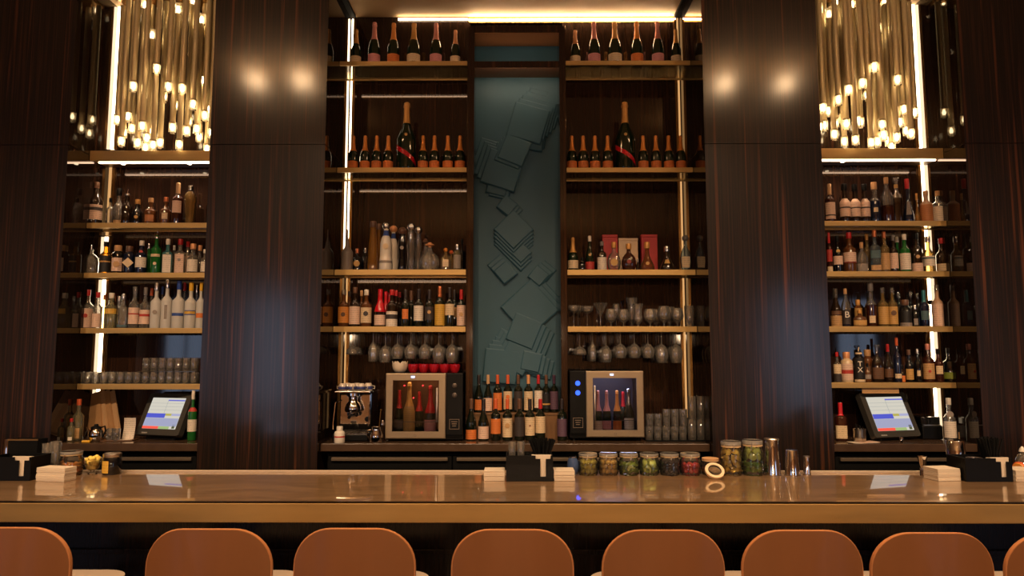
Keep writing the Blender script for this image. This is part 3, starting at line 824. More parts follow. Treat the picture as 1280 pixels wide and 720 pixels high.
# ---- far-left bay
YS = DS + .075
row('L1', 'whisky bottles of the far-left bay', [
    b(119.5, 17, 51, 'taper', 'dark', 'dark long-necked bottle with white label', lab=(.12, .46, 'pinkwhite'), band=(.33, .40, 'dark'), cap='brown'),
    b(137.5, 9, 31, 'sp', 'clear', 'small clear bottle', cap='black'),
    b(148, 14, 43, 'apoth', 'clear', 'clear round-shouldered bottle with black cap', cap='black', lab=(.05, .16, 'tan')),
    b(158.5, 13, 42, 'apoth', 'dark', 'dark bottle with silver pouring spout', cap='silver', pour=True),
    b(171.5, 12.5, 29, 'apoth', 'black', 'black bottle with wide gold top', cap='gold', seal=(.3, .35, 'gold')),
    b(188, 15, 31, 'bulge', 'brown', 'brown round bottle with tan cork', cap='cork', lab=(.12, .36, 'copper', 40)),
    b(207, 13, 32, 'bulge', 'brown', 'amber flask with copper cap and small label', cap='coppercap', lab=(.2, .42, 'cream', 30)),
    b(221.7, 13.5, 50, 'bord', 'ruby', 'tall dark red bottle with pale foil', foil=(.74, 'tan'), lab=(.28, .56, 'pinkwhite', 50)),
    b(237.5, 15, 46, 'curvy', 'gold', 'clear waisted bottle of golden spirit', cap='silver'),
], YS)
row('L2', 'gin bottles of the far-left bay', [
    b(112.7, 19, 35, 'squat', 'clear', 'squat clear decanter with pin spout', cap='glass', pour=True),
    b(131.9, 14.5, 39, 'sp', 'yellowgold', 'black-labelled golden bottle', cap='black', lab=(.06, .56, 'black', 60), band=(.36, .40, 'gold')),
    b(147, 14.5, 34, 'pharma', 'black', 'dark apothecary bottle with round cream label and cork', cap='cork', lab=(.10, .56, 'pinkwhite', 52), seal=(.34, .5, 'tan')),
    b(161.2, 14, 33, 'pharma', 'navy', 'navy bottle with white diamond label', cap='brown', seal=(.40, .98, 'cream', 1)),
    b(176.5, 13.5, 40, 'sp', 'navy', 'blue-black bottle with white label and white cap', cap='white', lab=(.2, .50, 'white', 66), seal=(.66, .32, 'red')),
    b(185.5, 9, 36, 'sp', 'green', 'green bottle half hidden', cap='silver', back=1),
    b(195, 13, 52, 'tall', 'green', 'bright green bottle with steel pourer', cap='silver', pour=True, lab=(.40, .46, 'cream', 50), seal=(.24, .3, 'cream')),
    b(209.3, 13.5, 42, 'sq', 'turq', 'square turquoise bottle with white label', cap='white', lab=(.05, .55, 'white', 40)),
    b(217, 7, 34, 'sp', 'clear', 'slim clear bottle behind', cap='white', back=1),
    b(224.8, 14.5, 42, 'sq', 'clear', 'square clear bottle with red cap and cream label', cap='red', lab=(.05, .58, 'pinkwhite', 40), seal=(.42, .3, 'grey')),
    b(234, 11, 39, 'sq', 'clear', 'red-capped square bottle behind', cap='red', lab=(.05, .58, 'pinkwhite', 40), back=1),
    b(241, 14, 36, 'apoth', 'clear', 'clear bottle with pale label and rosy stopper', cap='peach', lab=(.08, .48, 'white', 60)),
    b(249.3, 10, 34, 'apoth', 'clear', 'clear bottle with pinkish cap behind', cap='peach', back=1),
    b(255.5, 9, 29, 'sp', 'clear', 'short clear bottle against the column', cap='white', lab=(.1, .5, 'white', 60)),
], YS)
row('L3', 'vodka bottles of the far-left bay', [
    b(108.6, 14, 48, 'sp', 'clear', 'clear bottle with red cap and big cream label', cap='red', lab=(.04, .52, 'pinkwhite', 70), seal=(.34, .36, 'red')),
    b(121.4, 11.5, 45, 'sp', 'clear', 'clear bottle with red cap and small label', cap='red', lab=(.05, .42, 'pinkwhite', 60)),
    b(129.5, 8, 42, 'sp', 'pale', 'slim bottle with copper cap behind', cap='coppercap', back=1),
    b(138.5, 15, 44, 'sp', 'pale', 'pale yellow bottle with yellow label', cap='white', lab=(.42, .56, 'yellow', 60)),
    b(148.3, 8, 40, 'sp', 'clear', 'clear bottle with silver top behind', cap='silver', back=1),
    b(153.5, 11.5, 43, 'sq', 'clear', 'square clear bottle with blue tint and silver cap', cap='silver', lab=(.06, .12, 'bluegreen', 60)),
    b(167.8, 14, 52, 'tall', 'clear', 'clear tall bottle with cream label', cap='glass', lab=(.12, .5, 'pinkwhite', 70), band=(.34, .37, 'red')),
    b(181, 12, 51, 'tall', 'clear', 'clear tall bottle with cream and red label', cap='grey', lab=(.12, .46, 'pinkwhite', 70), band=(.3, .36, 'red')),
    b(188.5, 10, 50, 'tall', 'clear', 'clear bottle with orange cap behind', cap='orangecap', back=1),
    b(194.8, 13, 57, 'tall', 'frost', 'frosted bottle with silver cap', cap='silver', seal=(.36, .4, 'grey')),
    b(202, 8, 52, 'tall', 'clear', 'clear bottle with blue cap behind', cap='blue', back=1),
    b(208.3, 13.5, 61, 'tall', 'frost', 'tallest frosted bottle with clear cap', cap='silver', lab=(.2, .48, 'grey', 14)),
    b(222.9, 15, 59, 'tall', 'frost', 'clear bottle with blue cap and blue lettering', cap='blue', lab=(.27, .33, 'blue', 60)),
    b(229.5, 9, 57, 'tall', 'clear', 'clear bottle with red cap behind', cap='red', back=1),
    b(238, 14, 57, 'tall', 'frost', 'clear bottle with yellow cap and blue patch', cap='yellow', lab=(.3, .40, 'blue', 60), band=(.32, .38, 'yellow')),
    b(245, 8, 54, 'tall', 'clear', 'clear bottle with silver cap behind', cap='silver', back=1),
    b(250.5, 10.5, 57, 'tall', 'frost', 'clear bottle with second yellow cap', cap='yellow', lab=(.24, .34, 'orange', 60)),
], YS)
# ---- far-right bay
row('R1', 'decanters and whiskies of the far-right bay', [
    b(1037.6, 12, 46, 'sp', 'ruby', 'dark red bottle with tan neck', foil=(.72, 'tan'), lab=(.1, .52, 'pinkwhite', 70), band=(.18, .21, 'dark')),
    b(1056, 13, 46, 'apoth', 'dark', 'double-labelled dark bottle, first of three twins', cap='black', lab=(.16, .62, 'pinkwhite', 70), band=(.37, .40, 'dark')),
    b(1069, 12.5, 45.5, 'apoth', 'dark', 'double-labelled dark bottle, middle of three twins', cap='black', lab=(.16, .62, 'pinkwhite', 70), band=(.37, .40, 'dark')),
    b(1081.3, 12, 46, 'apoth', 'dark', 'double-labelled dark bottle, last of three twins', cap='black', lab=(.16, .62, 'pinkwhite', 70), band=(.37, .40, 'dark')),
    b(1093.5, 15, 48, 'apoth', 'clear', 'clear corked decanter half filled with dark liquid', cap='cork', fill=(.54, 'navy'), lab=(.26, .37, 'cream', 22)),
    b(1109, 14.5, 54, 'taper', 'clear', 'tapered clear bottle half filled with amber', cap='cork', fill=(.38, 'ruby')),
    b(1121, 13.5, 53, 'sq', 'clear', 'square gold-collared decanter with glass stopper', fill=(.55, 'dark'), stopper=('disc', 'glass'), lab=(.78, .86, 'gold', 80)),
    b(1135, 14.5, 52, 'tri', 'navy', 'dark blue sloping bottle with red neck', cap='red', lab=(.2, .5, 'grey', 30)),
    b(1146.6, 7.2, 34, 'tri', 'yellowgold', 'small golden pointed bottle', cap='gold'),
    b(1157.8, 14.5, 37, 'sp', 'beige', 'coppery labelled bottle with cork', cap='cork', lab=(.03, .56, 'copper', 85)),
    b(1173, 13.5, 37, 'sp', 'clear', 'clear bottle with white label and cork', cap='cork', lab=(.05, .5, 'white', 70)),
], YS)
row('R2', 'whisky bottles of the far-right bay', [
    b(1037, 6.6, 48, 'bord', 'ruby', 'slim bottle with red label beside column', foil=(.74, 'red'), lab=(.28, .58, 'red', 70), lab2=(.04, .16, 'cream', 60)),
    b(1047.3, 11.5, 44, 'bulge', 'black', 'black bottle with cream label', cap='black', lab=(.22, .45, 'pinkwhite', 70), seal=(.58, .4, 'gold')),
    b(1062, 15, 48, 'sp', 'brown', 'red-capped amber bottle with broad cream label', cap='red', lab=(.24, .5, 'pinkwhite', 75), band=(.24, .27, 'darkred')),
    b(1077.5, 14.5, 36, 'squat', 'clear', 'squat clear bottle with grey label', cap='cork', lab=(.06, .30, 'grey', 60)),
    b(1084.5, 10, 46, 'sp', 'gold', 'golden bottle with gold cap behind', cap='gold', back=1),
    b(1094, 13, 51, 'sq', 'bluegl', 'square copper-capped bottle with dark label', cap='coppercap', lab=(.34, .52, 'bluegreen', 50), lab2=(.06, .18, 'tan', 50)),
    b(1106, 12.5, 49, 'sp', 'gold', 'bottle with tall cream label and orange cap', cap='coppercap', lab=(.08, .48, 'tan', 75)),
    b(1117.3, 11, 45, 'sp', 'dark', 'dark bottle with cream label and grey cap', cap='grey', lab=(.12, .52, 'pinkwhite', 75)),
    b(1122.5, 9, 43, 'sp', 'green', 'green bottle with white cap behind', cap='white', back=1),
    b(1131.3, 12.5, 46, 'sp', 'green', 'green bottle with white cap and white label', cap='white', lab=(.08, .50, 'white', 75)),
    b(1146, 13, 47, 'sp', 'dark', 'dark bottle with oval label and black cap', cap='black', lab=(.02, .24, 'pinkwhite', 70), seal=(.4, .35, 'tan')),
    b(1160.8, 13.5, 43, 'bulge', 'gold', 'pale bottle with green-edged white label', cap='silver', lab=(.18, .46, 'white', 70), band=(.38, .42, 'bluegreen')),
    b(1177.5, 13.5, 41, 'bulge', 'dark', 'red-capped dark bottle with low cream label', cap='red', lab=(.05, .26, 'cream', 75)),
], YS)
row('R3', 'rye bottles of the far-right bay', [
    b(1045, 13, 47, 'burg', 'dark', 'dark bottle with tall cream label', cap='glass', lab=(.02, .30, 'tan', 75), lab2=(.32, .42, 'brown', 60)),
    b(1057.5, 12, 47, 'taper', 'clear', 'clear bottle with black label marked B', cap='cork', lab=(.08, .44, 'dark', 62), fill=(.4, 'navy'), n=18),
    b(1073, 9, 33, 'pharma', 'brown', 'boxy golden bottle behind', cap='gold', lab=(.3, .7, 'gold', 70), back=1),
    b(1074.8, 16, 20, 'squat', 'brown', 'squat gold-labelled bottle', cap='gold', lab=(.12, .42, 'gold', 60)),
    b(1089, 14, 54, 'apoth', 'clear', 'clear-shouldered bottle of dark whisky with white label', cap='grey', fill=(.50, 'ruby'), lab=(.1, .26, 'cream', 32)),
    b(1104, 12, 48, 'sp', 'gold', 'clear bottle with tall tan label', cap='glass', lab=(.08, .52, 'gold', 78)),
    b(1116, 12.5, 48, 'sp', 'gold', 'clear bottle with dark emblem on tan label', cap='glass', lab=(.08, .52, 'gold', 78), seal=(.36, .55, 'brown')),
    b(1124, 9, 42, 'sp', 'black', 'black bottle with clear stopper behind', cap='glass', back=1),
    b(1132, 13.5, 33, 'pharma', 'black', 'black bottle with lined label and pale foot', cap='brown', lab=(.18, .60, 'black', 80), lab2=(.0301, .17, 'grey', 80)),
    b(1139, 9, 43, 'sp', 'black', 'black-necked bottle behind', cap='glass', back=1),
    b(1144, 9, 26, 'pharma', 'black', 'small black bottle with silver cap', cap='silver', lab=(.1, .4, 'grey', 30)),
    b(1147.5, 8, 41, 'sp', 'black', 'dark bottle with glass stopper behind', cap='glass', back=1),
    b(1155.5, 11, 45, 'sp', 'navy', 'dark bottle with turquoise neck', foil=(.68, 'turq'), lab=(.2, .44, 'bluegreen', 50)),
    b(1164, 9, 33, 'apoth', 'clear', 'bottle with black ball stopper behind', stopper=('ball', 'black'), back=1),
    b(1172, 12.5, 51, 'sp', 'beige', 'beige sleeved bottle with glass neck', cap='glass', lab=(.04, .56, 'pinkwhite', 85)),
    b(1180, 9, 47, 'sp', 'dark', 'dim bottle with silver cap behind', cap='silver', back=1),
    b(1186, 5.5, 16, 'mini', 'dark', 'miniature bottle', cap='black', lab=(.05, .4, 'cream', 70)),
], YS)
row('R4', 'spirits on the lowest far-right bottle shelf', [
    b(1046.7, 9, 38, 'sp', 'clear', 'bottle with red cap and grey label', cap='red', lab=(.3, .6, 'cream', 70), lab2=(.04, .28, 'dark', 70)),
    b(1058.6, 14, 38, 'pharma', 'cream', 'cream red-printed bottle with wide pink cap', cap='peach', lab=(.1, .62, 'pinkwhite', 80), band=(.3, .42, 'red')),
    b(1074, 12.5, 44, 'pharma', 'black', 'black bottle with white letters and pourer', cap='cream', pour='cream', lab=(.12, .7, 'black', 70), lab2=(.031, .1, 'cream', 70)),
    b(1085, 13, 41, 'pharma', 'brown', 'bottle with wooden cap behind', cap='cork', lab=(.2, .5, 'brown', 70), back=1),
    b(1084.5, 9, 24, 'squat', 'brown', 'low brown bottle', cap='black', lab=(.2, .42, 'grey', 50)),
    b(1097, 15, 47, 'squat', 'dark', 'dark decanter with glass disc stopper', stopper=('disc', 'glass'), lab=(.1, .40, 'brown', 60)),
    b(1110.5, 11.5, 48, 'champ', 'dark', 'dark bottle with red cap and brown label', foil=(.8, 'red'), lab=(.14, .36, 'brown', 70)),
    b(1121.8, 9, 56, 'tall', 'navy', 'tallest blue-dark bottle with orange-red cap', cap='orangecap', lab=(.1, .2, 'cream', 50)),
    b(1128.5, 6, 22, 'mini', 'dark', 'very small bottle with orange label', cap='black', lab=(.05, .4, 'orange', 60)),
    b(1136.5, 11, 41, 'bulge', 'black', 'dark bottle with gold oval label', cap='brown', lab=(.1, .42, 'gold', 55)),
    b(1147.5, 9.5, 42, 'sp', 'black', 'dark bottle with silver cap', cap='silver', lab=(.2, .36, 'cream', 25)),
    b(1160.5, 13, 48, 'sp', 'ruby', 'amber bottle with cream label and pink cap', cap='pink', lab=(.1, .50, 'tan', 70), seal=(.3, .25, 'red')),
    b(1173.5, 11, 42, 'sp', 'ruby', 'red-dark bottle with small cream label', cap='black', lab=(.26, .5, 'cream', 40)),
    b(1187, 14, 43, 'sp', 'black', 'black bottle with green label', cap='black', lab=(.12, .30, 'green', 70)),
], YS)
# printed letters that can be read
def letters(txt, size, mat, parent, loc, name='letter'):
    cu = bpy.data.curves.new(name, 'FONT'); cu.body = txt; cu.size = size; cu.align_x = 'CENTER'; cu.align_y = 'CENTER'; cu.extrude = .0004
    o = bpy.data.objects.new(name, cu); C.objects.link(o)
    dg = bpy.context.evaluated_depsgraph_get()
    me = bpy.data.meshes.new_from_object(o.evaluated_get(dg))
    bpy.data.objects.remove(o); bpy.data.curves.remove(cu)
    me.name = name; me.materials.clear()
    return part(name, me, mat, parent, loc, (PI / 2, 0, 0))
PRINT_W = pm('print_white', lin(225, 215, 200), .5)
for o in list(C.objects):
    if o.get('label', '').startswith('clear bottle with black label marked B'):
        letters('B', .062, PRINT_W, o, (0, -.0385, .088))
    if o.get('label', '').startswith('black bottle with white letters'):
        letters('T', .05, PRINT_W, o, (0, -.0385, .132)); letters('X', .05, PRINT_W, o, (0, -.0385, .09))

# ---- centre bays: champagne
YM = DM + .075
def champ_row(key, items):
    row(key, 'large champagne bottles ' + ('left' if key[0] == 'A' else 'right') + ' of the teal panel', items, YM)
def cb(x, w, h, lc, fc, d): return b(x, w, h, 'champ', 'champ', d, lab=(.055, .235, lc, 80), foil=(.58, fc), n=22)
champ_row('A1', [cb(445.3, 13, 40, 'cream', 'gold', 'small champagne bottle with cream label'), cb(468, 15.5, 48.5, 'pink', 'pink', 'champagne bottle with pink label and pink foil'), cb(492, 15.5, 47.5, 'orange', 'orange', 'champagne bottle with orange label'),
                 cb(517.3, 17, 47.5, 'cream', 'gold', 'broad champagne bottle with cream label'), cb(545, 15.5, 47.5, 'pink', 'pink', 'champagne bottle with pink label'), cb(569.3, 13, 38.5, 'cream', 'peach', 'small champagne bottle with cream label')])
champ_row('B1', [cb(719, 13, 38, 'cream', 'peach', 'small champagne bottle with cream label'), cb(742.6, 15.5, 48, 'pink', 'pink', 'champagne bottle with pink label and pink foil'), cb(768.5, 17, 48, 'cream', 'gold', 'broad champagne bottle with cream label'),
                 cb(796, 15.5, 48, 'orange', 'orange', 'champagne bottle with orange label'), cb(822, 15.5, 48, 'pink', 'pink', 'champagne bottle with pink label'), cb(844.8, 13, 39, 'cream', 'gold', 'small champagne bottle with cream label')])
def oc(x): return b(x, 12.8, 39.6, 'champ', 'champ', 'small champagne bottle with orange label', lab=(.055, .255, 'orange', 80), foil=(.55, 'orange'))
def mg(x, h): return b(x, 25, h, 'magnum', 'champ', 'giant champagne bottle with red ribbon sash', foil=(.69, 'gold'), ribbon=True, n=28, dy=.035, seal=(.50, .16, 'gold'))
row('A2', 'small orange champagne bottles left of the teal panel', [oc(x) for x in (441.3, 456.3, 470.8, 485.2, 528.7, 543, 559.7, 575)] + [mg(508, 81)], YM)
row('B2', 'small orange champagne bottles right of the teal panel', [oc(x) for x in (714.8, 729, 743.8, 759.7, 804, 820, 836, 851)] + [mg(781.5, 81.5)], YM)
# ---- tequilas
row('A3', 'tequila bottles left of the teal panel', [
    b(434, 14.5, 50, 'neckpot', 'grey', 'grey ceramic bottle with thin neck', cap='grey'),
    b(446.2, 14, 26, 'squat', 'black', 'black round bottle with gold label and reddish cork', cap='coppercap', seal=(.36, .62, 'gold')),
    b(456.5, 11, 27, 'squat', 'black', 'black round bottle with silver stopper behind', cap='silver', back=1),
    b(466, 13, 60, 'cone', 'yellowgold', 'tall slanting golden bottle with dark stopper', cap='brown'),
    b(473, 11, 57, 'cone', 'yellowgold', 'second golden bottle behind', cap='brown', back=1),
    b(482.3, 19, 59, 'bell', 'white', 'white painted ceramic bottle with silver ball stopper', stopper=('ball', 'silver'), lab=(.72, .83, 'blue', 178), lab2=(.17, .22, 'grey', 80), seal=(.5, .42, 'cream')),
    b(491.5, 15, 55, 'bell', 'white', 'white ceramic bottle behind', stopper=('ball', 'peach'), lab=(.72, .83, 'blue', 178), back=1),
    b(502.5, 12, 53, 'flute', 'black', 'black faceted bottle with dark ball stopper', stopper=('ball', 'brown'), seal=(.52, .4, 'grey')),
    b(513.7, 14, 58, 'flute', 'clear', 'clear fluted bottle with silver ball stopper', stopper=('ball', 'silver')),
    b(522.5, 12, 54, 'flute', 'clear', 'clear fluted bottle with silver ball behind', stopper=('ball', 'silver'), back=1),
    b(531.5, 18, 39, 'round', 'clear', 'round clear decanter behind', stopper=('crown', 'brown'), back=1),
    b(537, 25, 34, 'round', 'clear', 'round clear decanter with ornate crown stopper', stopper=('crown', 'peach')),
    b(557, 15, 27, 'squat', 'gold', 'small golden bottle with cork stopper', stopper=('ball', 'orange'), lab=(.2, .5, 'cream', 30)),
    b(564, 11, 24, 'squat', 'gold', 'small golden bottle with rosy stopper behind', stopper=('ball', 'orangecap'), back=1),
    b(571.5, 10, 31, 'pharma', 'pale', 'slim pale bottle with green label', cap='silver', lab=(.1, .6, 'grey', 60)),
    b(577.5, 8, 38, 'sp', 'black', 'black bottle with square stopper', cap='black', back=1),
], YM)
row('A4', 'wine bottles left of the teal panel', [
    b(429.5, 13.5, 46, 'sp', 'brown', 'amber bottle with orange label and black figure', cap='glass', lab=(.12, .54, 'amber', 78), seal=(.34, .4, 'brown')),
    b(436.5, 9, 44, 'sp', 'brown', 'amber bottle with dark cap behind', cap='dark', back=1),
    b(443.4, 13.5, 49, 'sp', 'dark', 'dark bottle with pinkish cream label', cap='brown', lab=(.08, .52, 'pinkwhite', 76)),
    b(451.5, 8, 45, 'sp', 'brown', 'brown bottle with cork behind', cap='cork', back=1),
    b(457.7, 13.5, 46, 'sp', 'brown', 'amber bottle with cream label and dark silhouette', cap='white', lab=(.12, .52, 'cream', 76), seal=(.36, .45, 'dark')),
    b(475, 13.5, 47, 'burg', 'dark', 'bottle dipped in red wax with cream label', wax=.40, lab=(.06, .32, 'pinkwhite', 78)),
    b(482, 10, 44, 'burg', 'dark', 'red wax bottle behind the first', wax=.42, back=1),
    b(486.5, 9, 43, 'burg', 'dark', 'red wax bottle furthest back', wax=.42, back=2),
    b(489.8, 14, 46, 'sp', 'dark', 'red-capped dark bottle with white and black label', cap='red', lab=(.03, .42, 'white', 78), band=(.22, .34, 'dark')),
    b(495, 9, 45, 'sp', 'dark', 'red-capped bottle behind', cap='red', back=1),
    b(499, 9, 43, 'sp', 'dark', 'red-capped bottle furthest back', cap='red', back=2),
    b(506.7, 11, 46, 'bord', 'wine', 'slim wine bottle with narrow orange label', foil=(.74, 'dark'), lab=(.22, .48, 'orange', 40)),
    b(513.8, 10, 45, 'bord', 'wine', 'dark wine bottle behind', foil=(.74, 'brown'), back=1),
    b(523.2, 12, 47, 'bord', 'wine', 'wine bottle with plain white label', foil=(.74, 'dark'), lab=(.17, .56, 'white', 76)),
    b(536.7, 11.5, 46, 'bord', 'wine', 'wine bottle with pale emblem on dark label', foil=(.74, 'dark'), lab=(.2, .54, 'dark', 76), seal=(.4, .4, 'tan')),
    b(549.7, 12.5, 50, 'bord', 'wine', 'wine bottle with tall yellow label', foil=(.74, 'coppercap'), lab=(.05, .56, 'yellow', 80)),
    b(562, 12.5, 49, 'bord', 'wine', 'wine bottle with short cream label', foil=(.74, 'dark'), lab=(.30, .58, 'cream', 78)),
    b(568, 9, 46, 'bord', 'wine', 'wine bottle behind', foil=(.74, 'dark'), lab=(.28, .54, 'tan', 70), back=1),
    b(576.5, 11, 46, 'bord', 'wine', 'wine bottle with red capsule and cream label', foil=(.74, 'red'), lab=(.05, .58, 'pinkwhite', 76), seal=(.34, .45, 'tan')),
], YM)
# ---- cognacs
row('B3', 'cognac bottles right of the teal panel', [
    b(716.3, 13, 40, 'champ', 'champ', 'green bottle with gilt neck and white label', foil=(.55, 'gold'), lab=(.08, .32, 'cream', 80)),
    b(728, 9, 15, 'mini', 'black', 'tiny black bottle', cap='black'),
    b(737.3, 12, 42, 'burg', 'champ', 'dark green bottle with red label and gold seal', foil=(.84, 'white'), lab=(.06, .27, 'red', 80), seal=(.46, .32, 'gold')),
    b(752.5, 11.5, 35, 'sp', 'dark', 'bottle with white label and grey cap', cap='grey', lab=(.02, .46, 'white', 80)),
    b(767.5, 17, 34, 'round', 'clear', 'ribbed crystal decanter with gold cap', cap='gold', seal=(.3, .55, 'gold')),
    b(786, 21, 32, 'round', 'ruby', 'round dark amber decanter with red emblem', cap='gold', seal=(.34, .3, 'darkred')),
    b(797.2, 5.5, 13, 'mini', 'dark', 'tiny bottle between decanters', cap='silver'),
    b(809, 19, 34, 'tri', 'amber', 'sloping amber decanter with gold cap', cap='gold', seal=(.26, .25, 'gold')),
    b(833.7, 18, 29, 'tri', 'dark', 'broad-footed dark decanter with silver cap', cap='silver', lab=(.3, .46, 'gold', 30)),
    b(857, 13.5, 43, 'round', 'bluegl', 'blue-grey long-necked bottle with ring stopper', stopper=('ball', 'grey'), lab=(.1, .4, 'cream', 50)),
], YM)
def gift(x, w, y1, mat, label, Y):
    z0 = SHELF['B3'] + .0006; z1 = PZ(y1, Y); X = PXx(x, 315, Y); hw = M(w, Y) / 2
    t = thing('gift_box', label, 'box', (X, Y, z0), 0)
    part('carton', bbox(-hw, hw, -.03, .03, 0, z1 - z0 - .02, .002), mat, t)
    part('lid', bbox(-hw - .001, hw + .001, -.031, .031, z1 - z0 - .0195, z1 - z0, .002), mat, t)
redbox = pm('carton_red', lin(170, 34, 36), .45)
gift(762, 19, 294.3, redbox, 'red carton box behind the ribbed crystal decanter', YM + .16)
gift(784.7, 24, 298.6, pm('carton_cream', lin(206, 176, 142), .5), 'cream carton box between two red boxes', YM + .165)
gift(811, 20, 294, redbox, 'red carton box behind the sloping amber decanter', YM + .16)

# ---- wine bottles in front of the teal panel, two tiers
RZ = PZ(515, 5.13)
rs = thing('bottle_riser', 'brown wooden step holding the rear row of wine bottles', 'riser', ((XF1 + XF2) / 2, 5.03, ZB), 0)
rw = pm('riser_wood', lin(120, 84, 48), .4, var=.2, vscale=(30, 30, 3))
hx = (XF2 - XF1) / 2
part('step_top', bbox(-hx + .004, hx - .004, 0, .205, RZ - ZB - .014, RZ - ZB - .0008, .002), rw, rs)
part('step_front', bbox(-hx + .006, hx - .006, .006, .018, .0005, RZ - ZB - .0145), rw, rs)
part('step_side', bbox(-hx + .006, -hx + .018, .0185, .2, .0005, RZ - ZB - .0145), rw, rs)
part('step_side', bbox(hx - .018, hx - .006, .0185, .2, .0005, RZ - ZB - .0145), rw, rs)
def wb(x, kind, lc, z0, z1, fc, d, **k): return dict(x=x, kind=kind, lab=(z0, z1, lc, 78), foil=(.76, fc), d=d, **k)
rear = [wb(598.5, 'burg', 'orange', .06, .34, 'dark', 'burgundy bottle with orange label'), wb(610, 'burg', 'pinkwhite', .04, .38, 'tan', 'burgundy bottle with pale label'), wb(622, 'bord', 'orange', .06, .52, 'orangecap', 'orange-capped bottle with orange label'),
        wb(634.8, 'bord', 'cream', .08, .56, 'orangecap', 'orange-capped bottle with cream label', seal=(.42, .45, 'orange')), wb(647.8, 'bord', 'dark', .06, .56, 'brown', 'brown-capped bottle with dark label'), wb(660.5, 'bord', 'cream', .06, .56, 'peach', 'peach-capped bottle with cream label', seal=(.36, .3, 'tan')),
        wb(673, 'bord', 'white', .12, .58, 'red', 'red-capped bottle with white label'), wb(682.8, 'bord', 'black', .1, .5, 'brown', 'tan-capped bottle with black label', band=(.2, .24, 'gold')), wb(692.6, 'bord', 'purple', .08, .56, 'purple', 'bottle with purple label')]
for i, it in enumerate(rear):
    d = it.pop('d')
    bottle(w=9.9 if it['x'] > 670 else 10.7, h=47, ytop=468.5, glass='wine', Y=5.12, zb=RZ, label=f'{d}, {ORD[i + 1]} from left in rear row before teal panel', group='wine bottles before the teal panel', **it)
front = [wb(589, 'burg', 'orange', .03, .26, 'brown', 'burgundy bottle with orange label'), wb(604.3, 'burg', 'pinkwhite', .04, .34, 'dark', 'burgundy bottle with pale label'), wb(619.7, 'bord', 'orange', .16, .52, 'orangecap', 'orange-capped bottle with orange label'),
         wb(634.3, 'bord', 'cream', .08, .54, 'orangecap', 'orange-capped bottle with cream label', seal=(.36, .5, 'tan')), wb(649.2, 'bord', 'dark', .1, .56, 'brown', 'brown-capped bottle with dark patterned label'), wb(662.4, 'bord', 'cream', .12, .56, 'dark', 'black-capped bottle with dotted cream label', seal=(.36, .16, 'darkred')),
         wb(675.5, 'bord', 'cream', .18, .58, 'red', 'red-capped bottle with cream label'), wb(702.5, 'bord', 'purple', .1, .52, 'dark', 'bottle with purple label')]
for i, it in enumerate(front):
    d = it.pop('d')
    w = 13 if it['kind'] == 'burg' else 12
    bottle(w=w, h=52, ytop=498.5, glass='wine', Y=4.955, zb=ZB + .0006, label=f'{d}, {ORD[i + 1]} from left in front row before teal panel', group='wine bottles before the teal panel', **it)
# ================================================================== glassware
GLASS = thin_glass('glassware', (.96, .95, .93, 1), 4.0, .14, (1, .92, .80, 1), .02, 1.0)
def glassmesh(name, outer, t=.0016, n=20, closed_to=0.0):
    """walled vessel: outer outline from foot to rim, inner wall back down to closed_to height"""
    bm = bmesh.new()
    rim_r, rim_z = outer[-1]
    inner = [(max(r - t, .001), z) for r, z in reversed(outer) if z > closed_to + .002]
    pts = [(0, outer[0][1])] + outer + [(rim_r - t * .5, rim_z + t * .4)] + inner + [(0, closed_to + .001)]
    lathe(bm, pts, n)
    return fin(bm, name, 60)
def stem_profile(kind, R, Hh):
    q = {   # (r in R, z in height) foot..rim, bowl floor height
        'wine': ([(.78, 0), (.78, .012), (.3, .022), (.09, .05), (.075, .15), (.075, .40), (.14, .45), (.55, .52), (.9, .62), (1, .72), (.97, .84), (.84, 1)], .46),
        'bigwine': ([(.72, 0), (.72, .012), (.3, .022), (.08, .05), (.07, .15), (.07, .36), (.14, .40), (.6, .47), (.93, .58), (1, .70), (.96, .84), (.80, 1)], .41),
        'coupe': ([(.62, 0), (.62, .015), (.2, .03), (.07, .06), (.06, .2), (.06, .58), (.14, .64), (.6, .70), (.92, .80), (1, .92), (1, 1)], .66),
        'flute': ([(1, 0), (1, .012), (.4, .022), (.13, .05), (.10, .15), (.10, .32), (.25, .38), (.75, .5), (.95, .68), (.88, .88), (.80, 1)], .37),
        'martini': ([(.6, 0), (.6, .012), (.2, .022), (.07, .05), (.06, .15), (.06, .40), (.10, .46), (1, 1)], .47),
        'snifter': ([(.66, 0), (.66, .02), (.3, .04), (.12, .08), (.12, .22), (.4, .28), (.85, .42), (1, .58), (.94, .78), (.74, 1)], .28),
        'hurricane': ([(.75, 0), (.75, .015), (.3, .03), (.2, .07), (.25, .14), (.7, .26), (.86, .40), (.66, .56), (.72, .74), (1, 1)], .16),
    }[kind]
    return [(r * R, z * Hh) for r, z in q[0]], q[1] * Hh
GM = {}
def vessel(kind, R, Hh):
    k = ('v', kind, round(R, 4), round(Hh, 4))
    if k not in GM:
        if kind == 'tumbler':      # straight tumbler with a thick base
            GM[k] = glassmesh('tumbler', [(.88 * R, 0), (.93 * R, .004), (R * .97, Hh * .5), (R, Hh)], .0022, 18, .012)
        elif kind == 'cut':
            GM[k] = glassmesh('tumbler', [(.90 * R, 0), (.98 * R, .004), (R, .01), (R, Hh * .55), (R * .95, Hh * .60), (R * .97, Hh)], .003, 10, .014)
        else:
            pr, fl = stem_profile(kind, R, Hh); GM[k] = glassmesh(kind, pr, .0013, 20, fl)
    return GM[k]
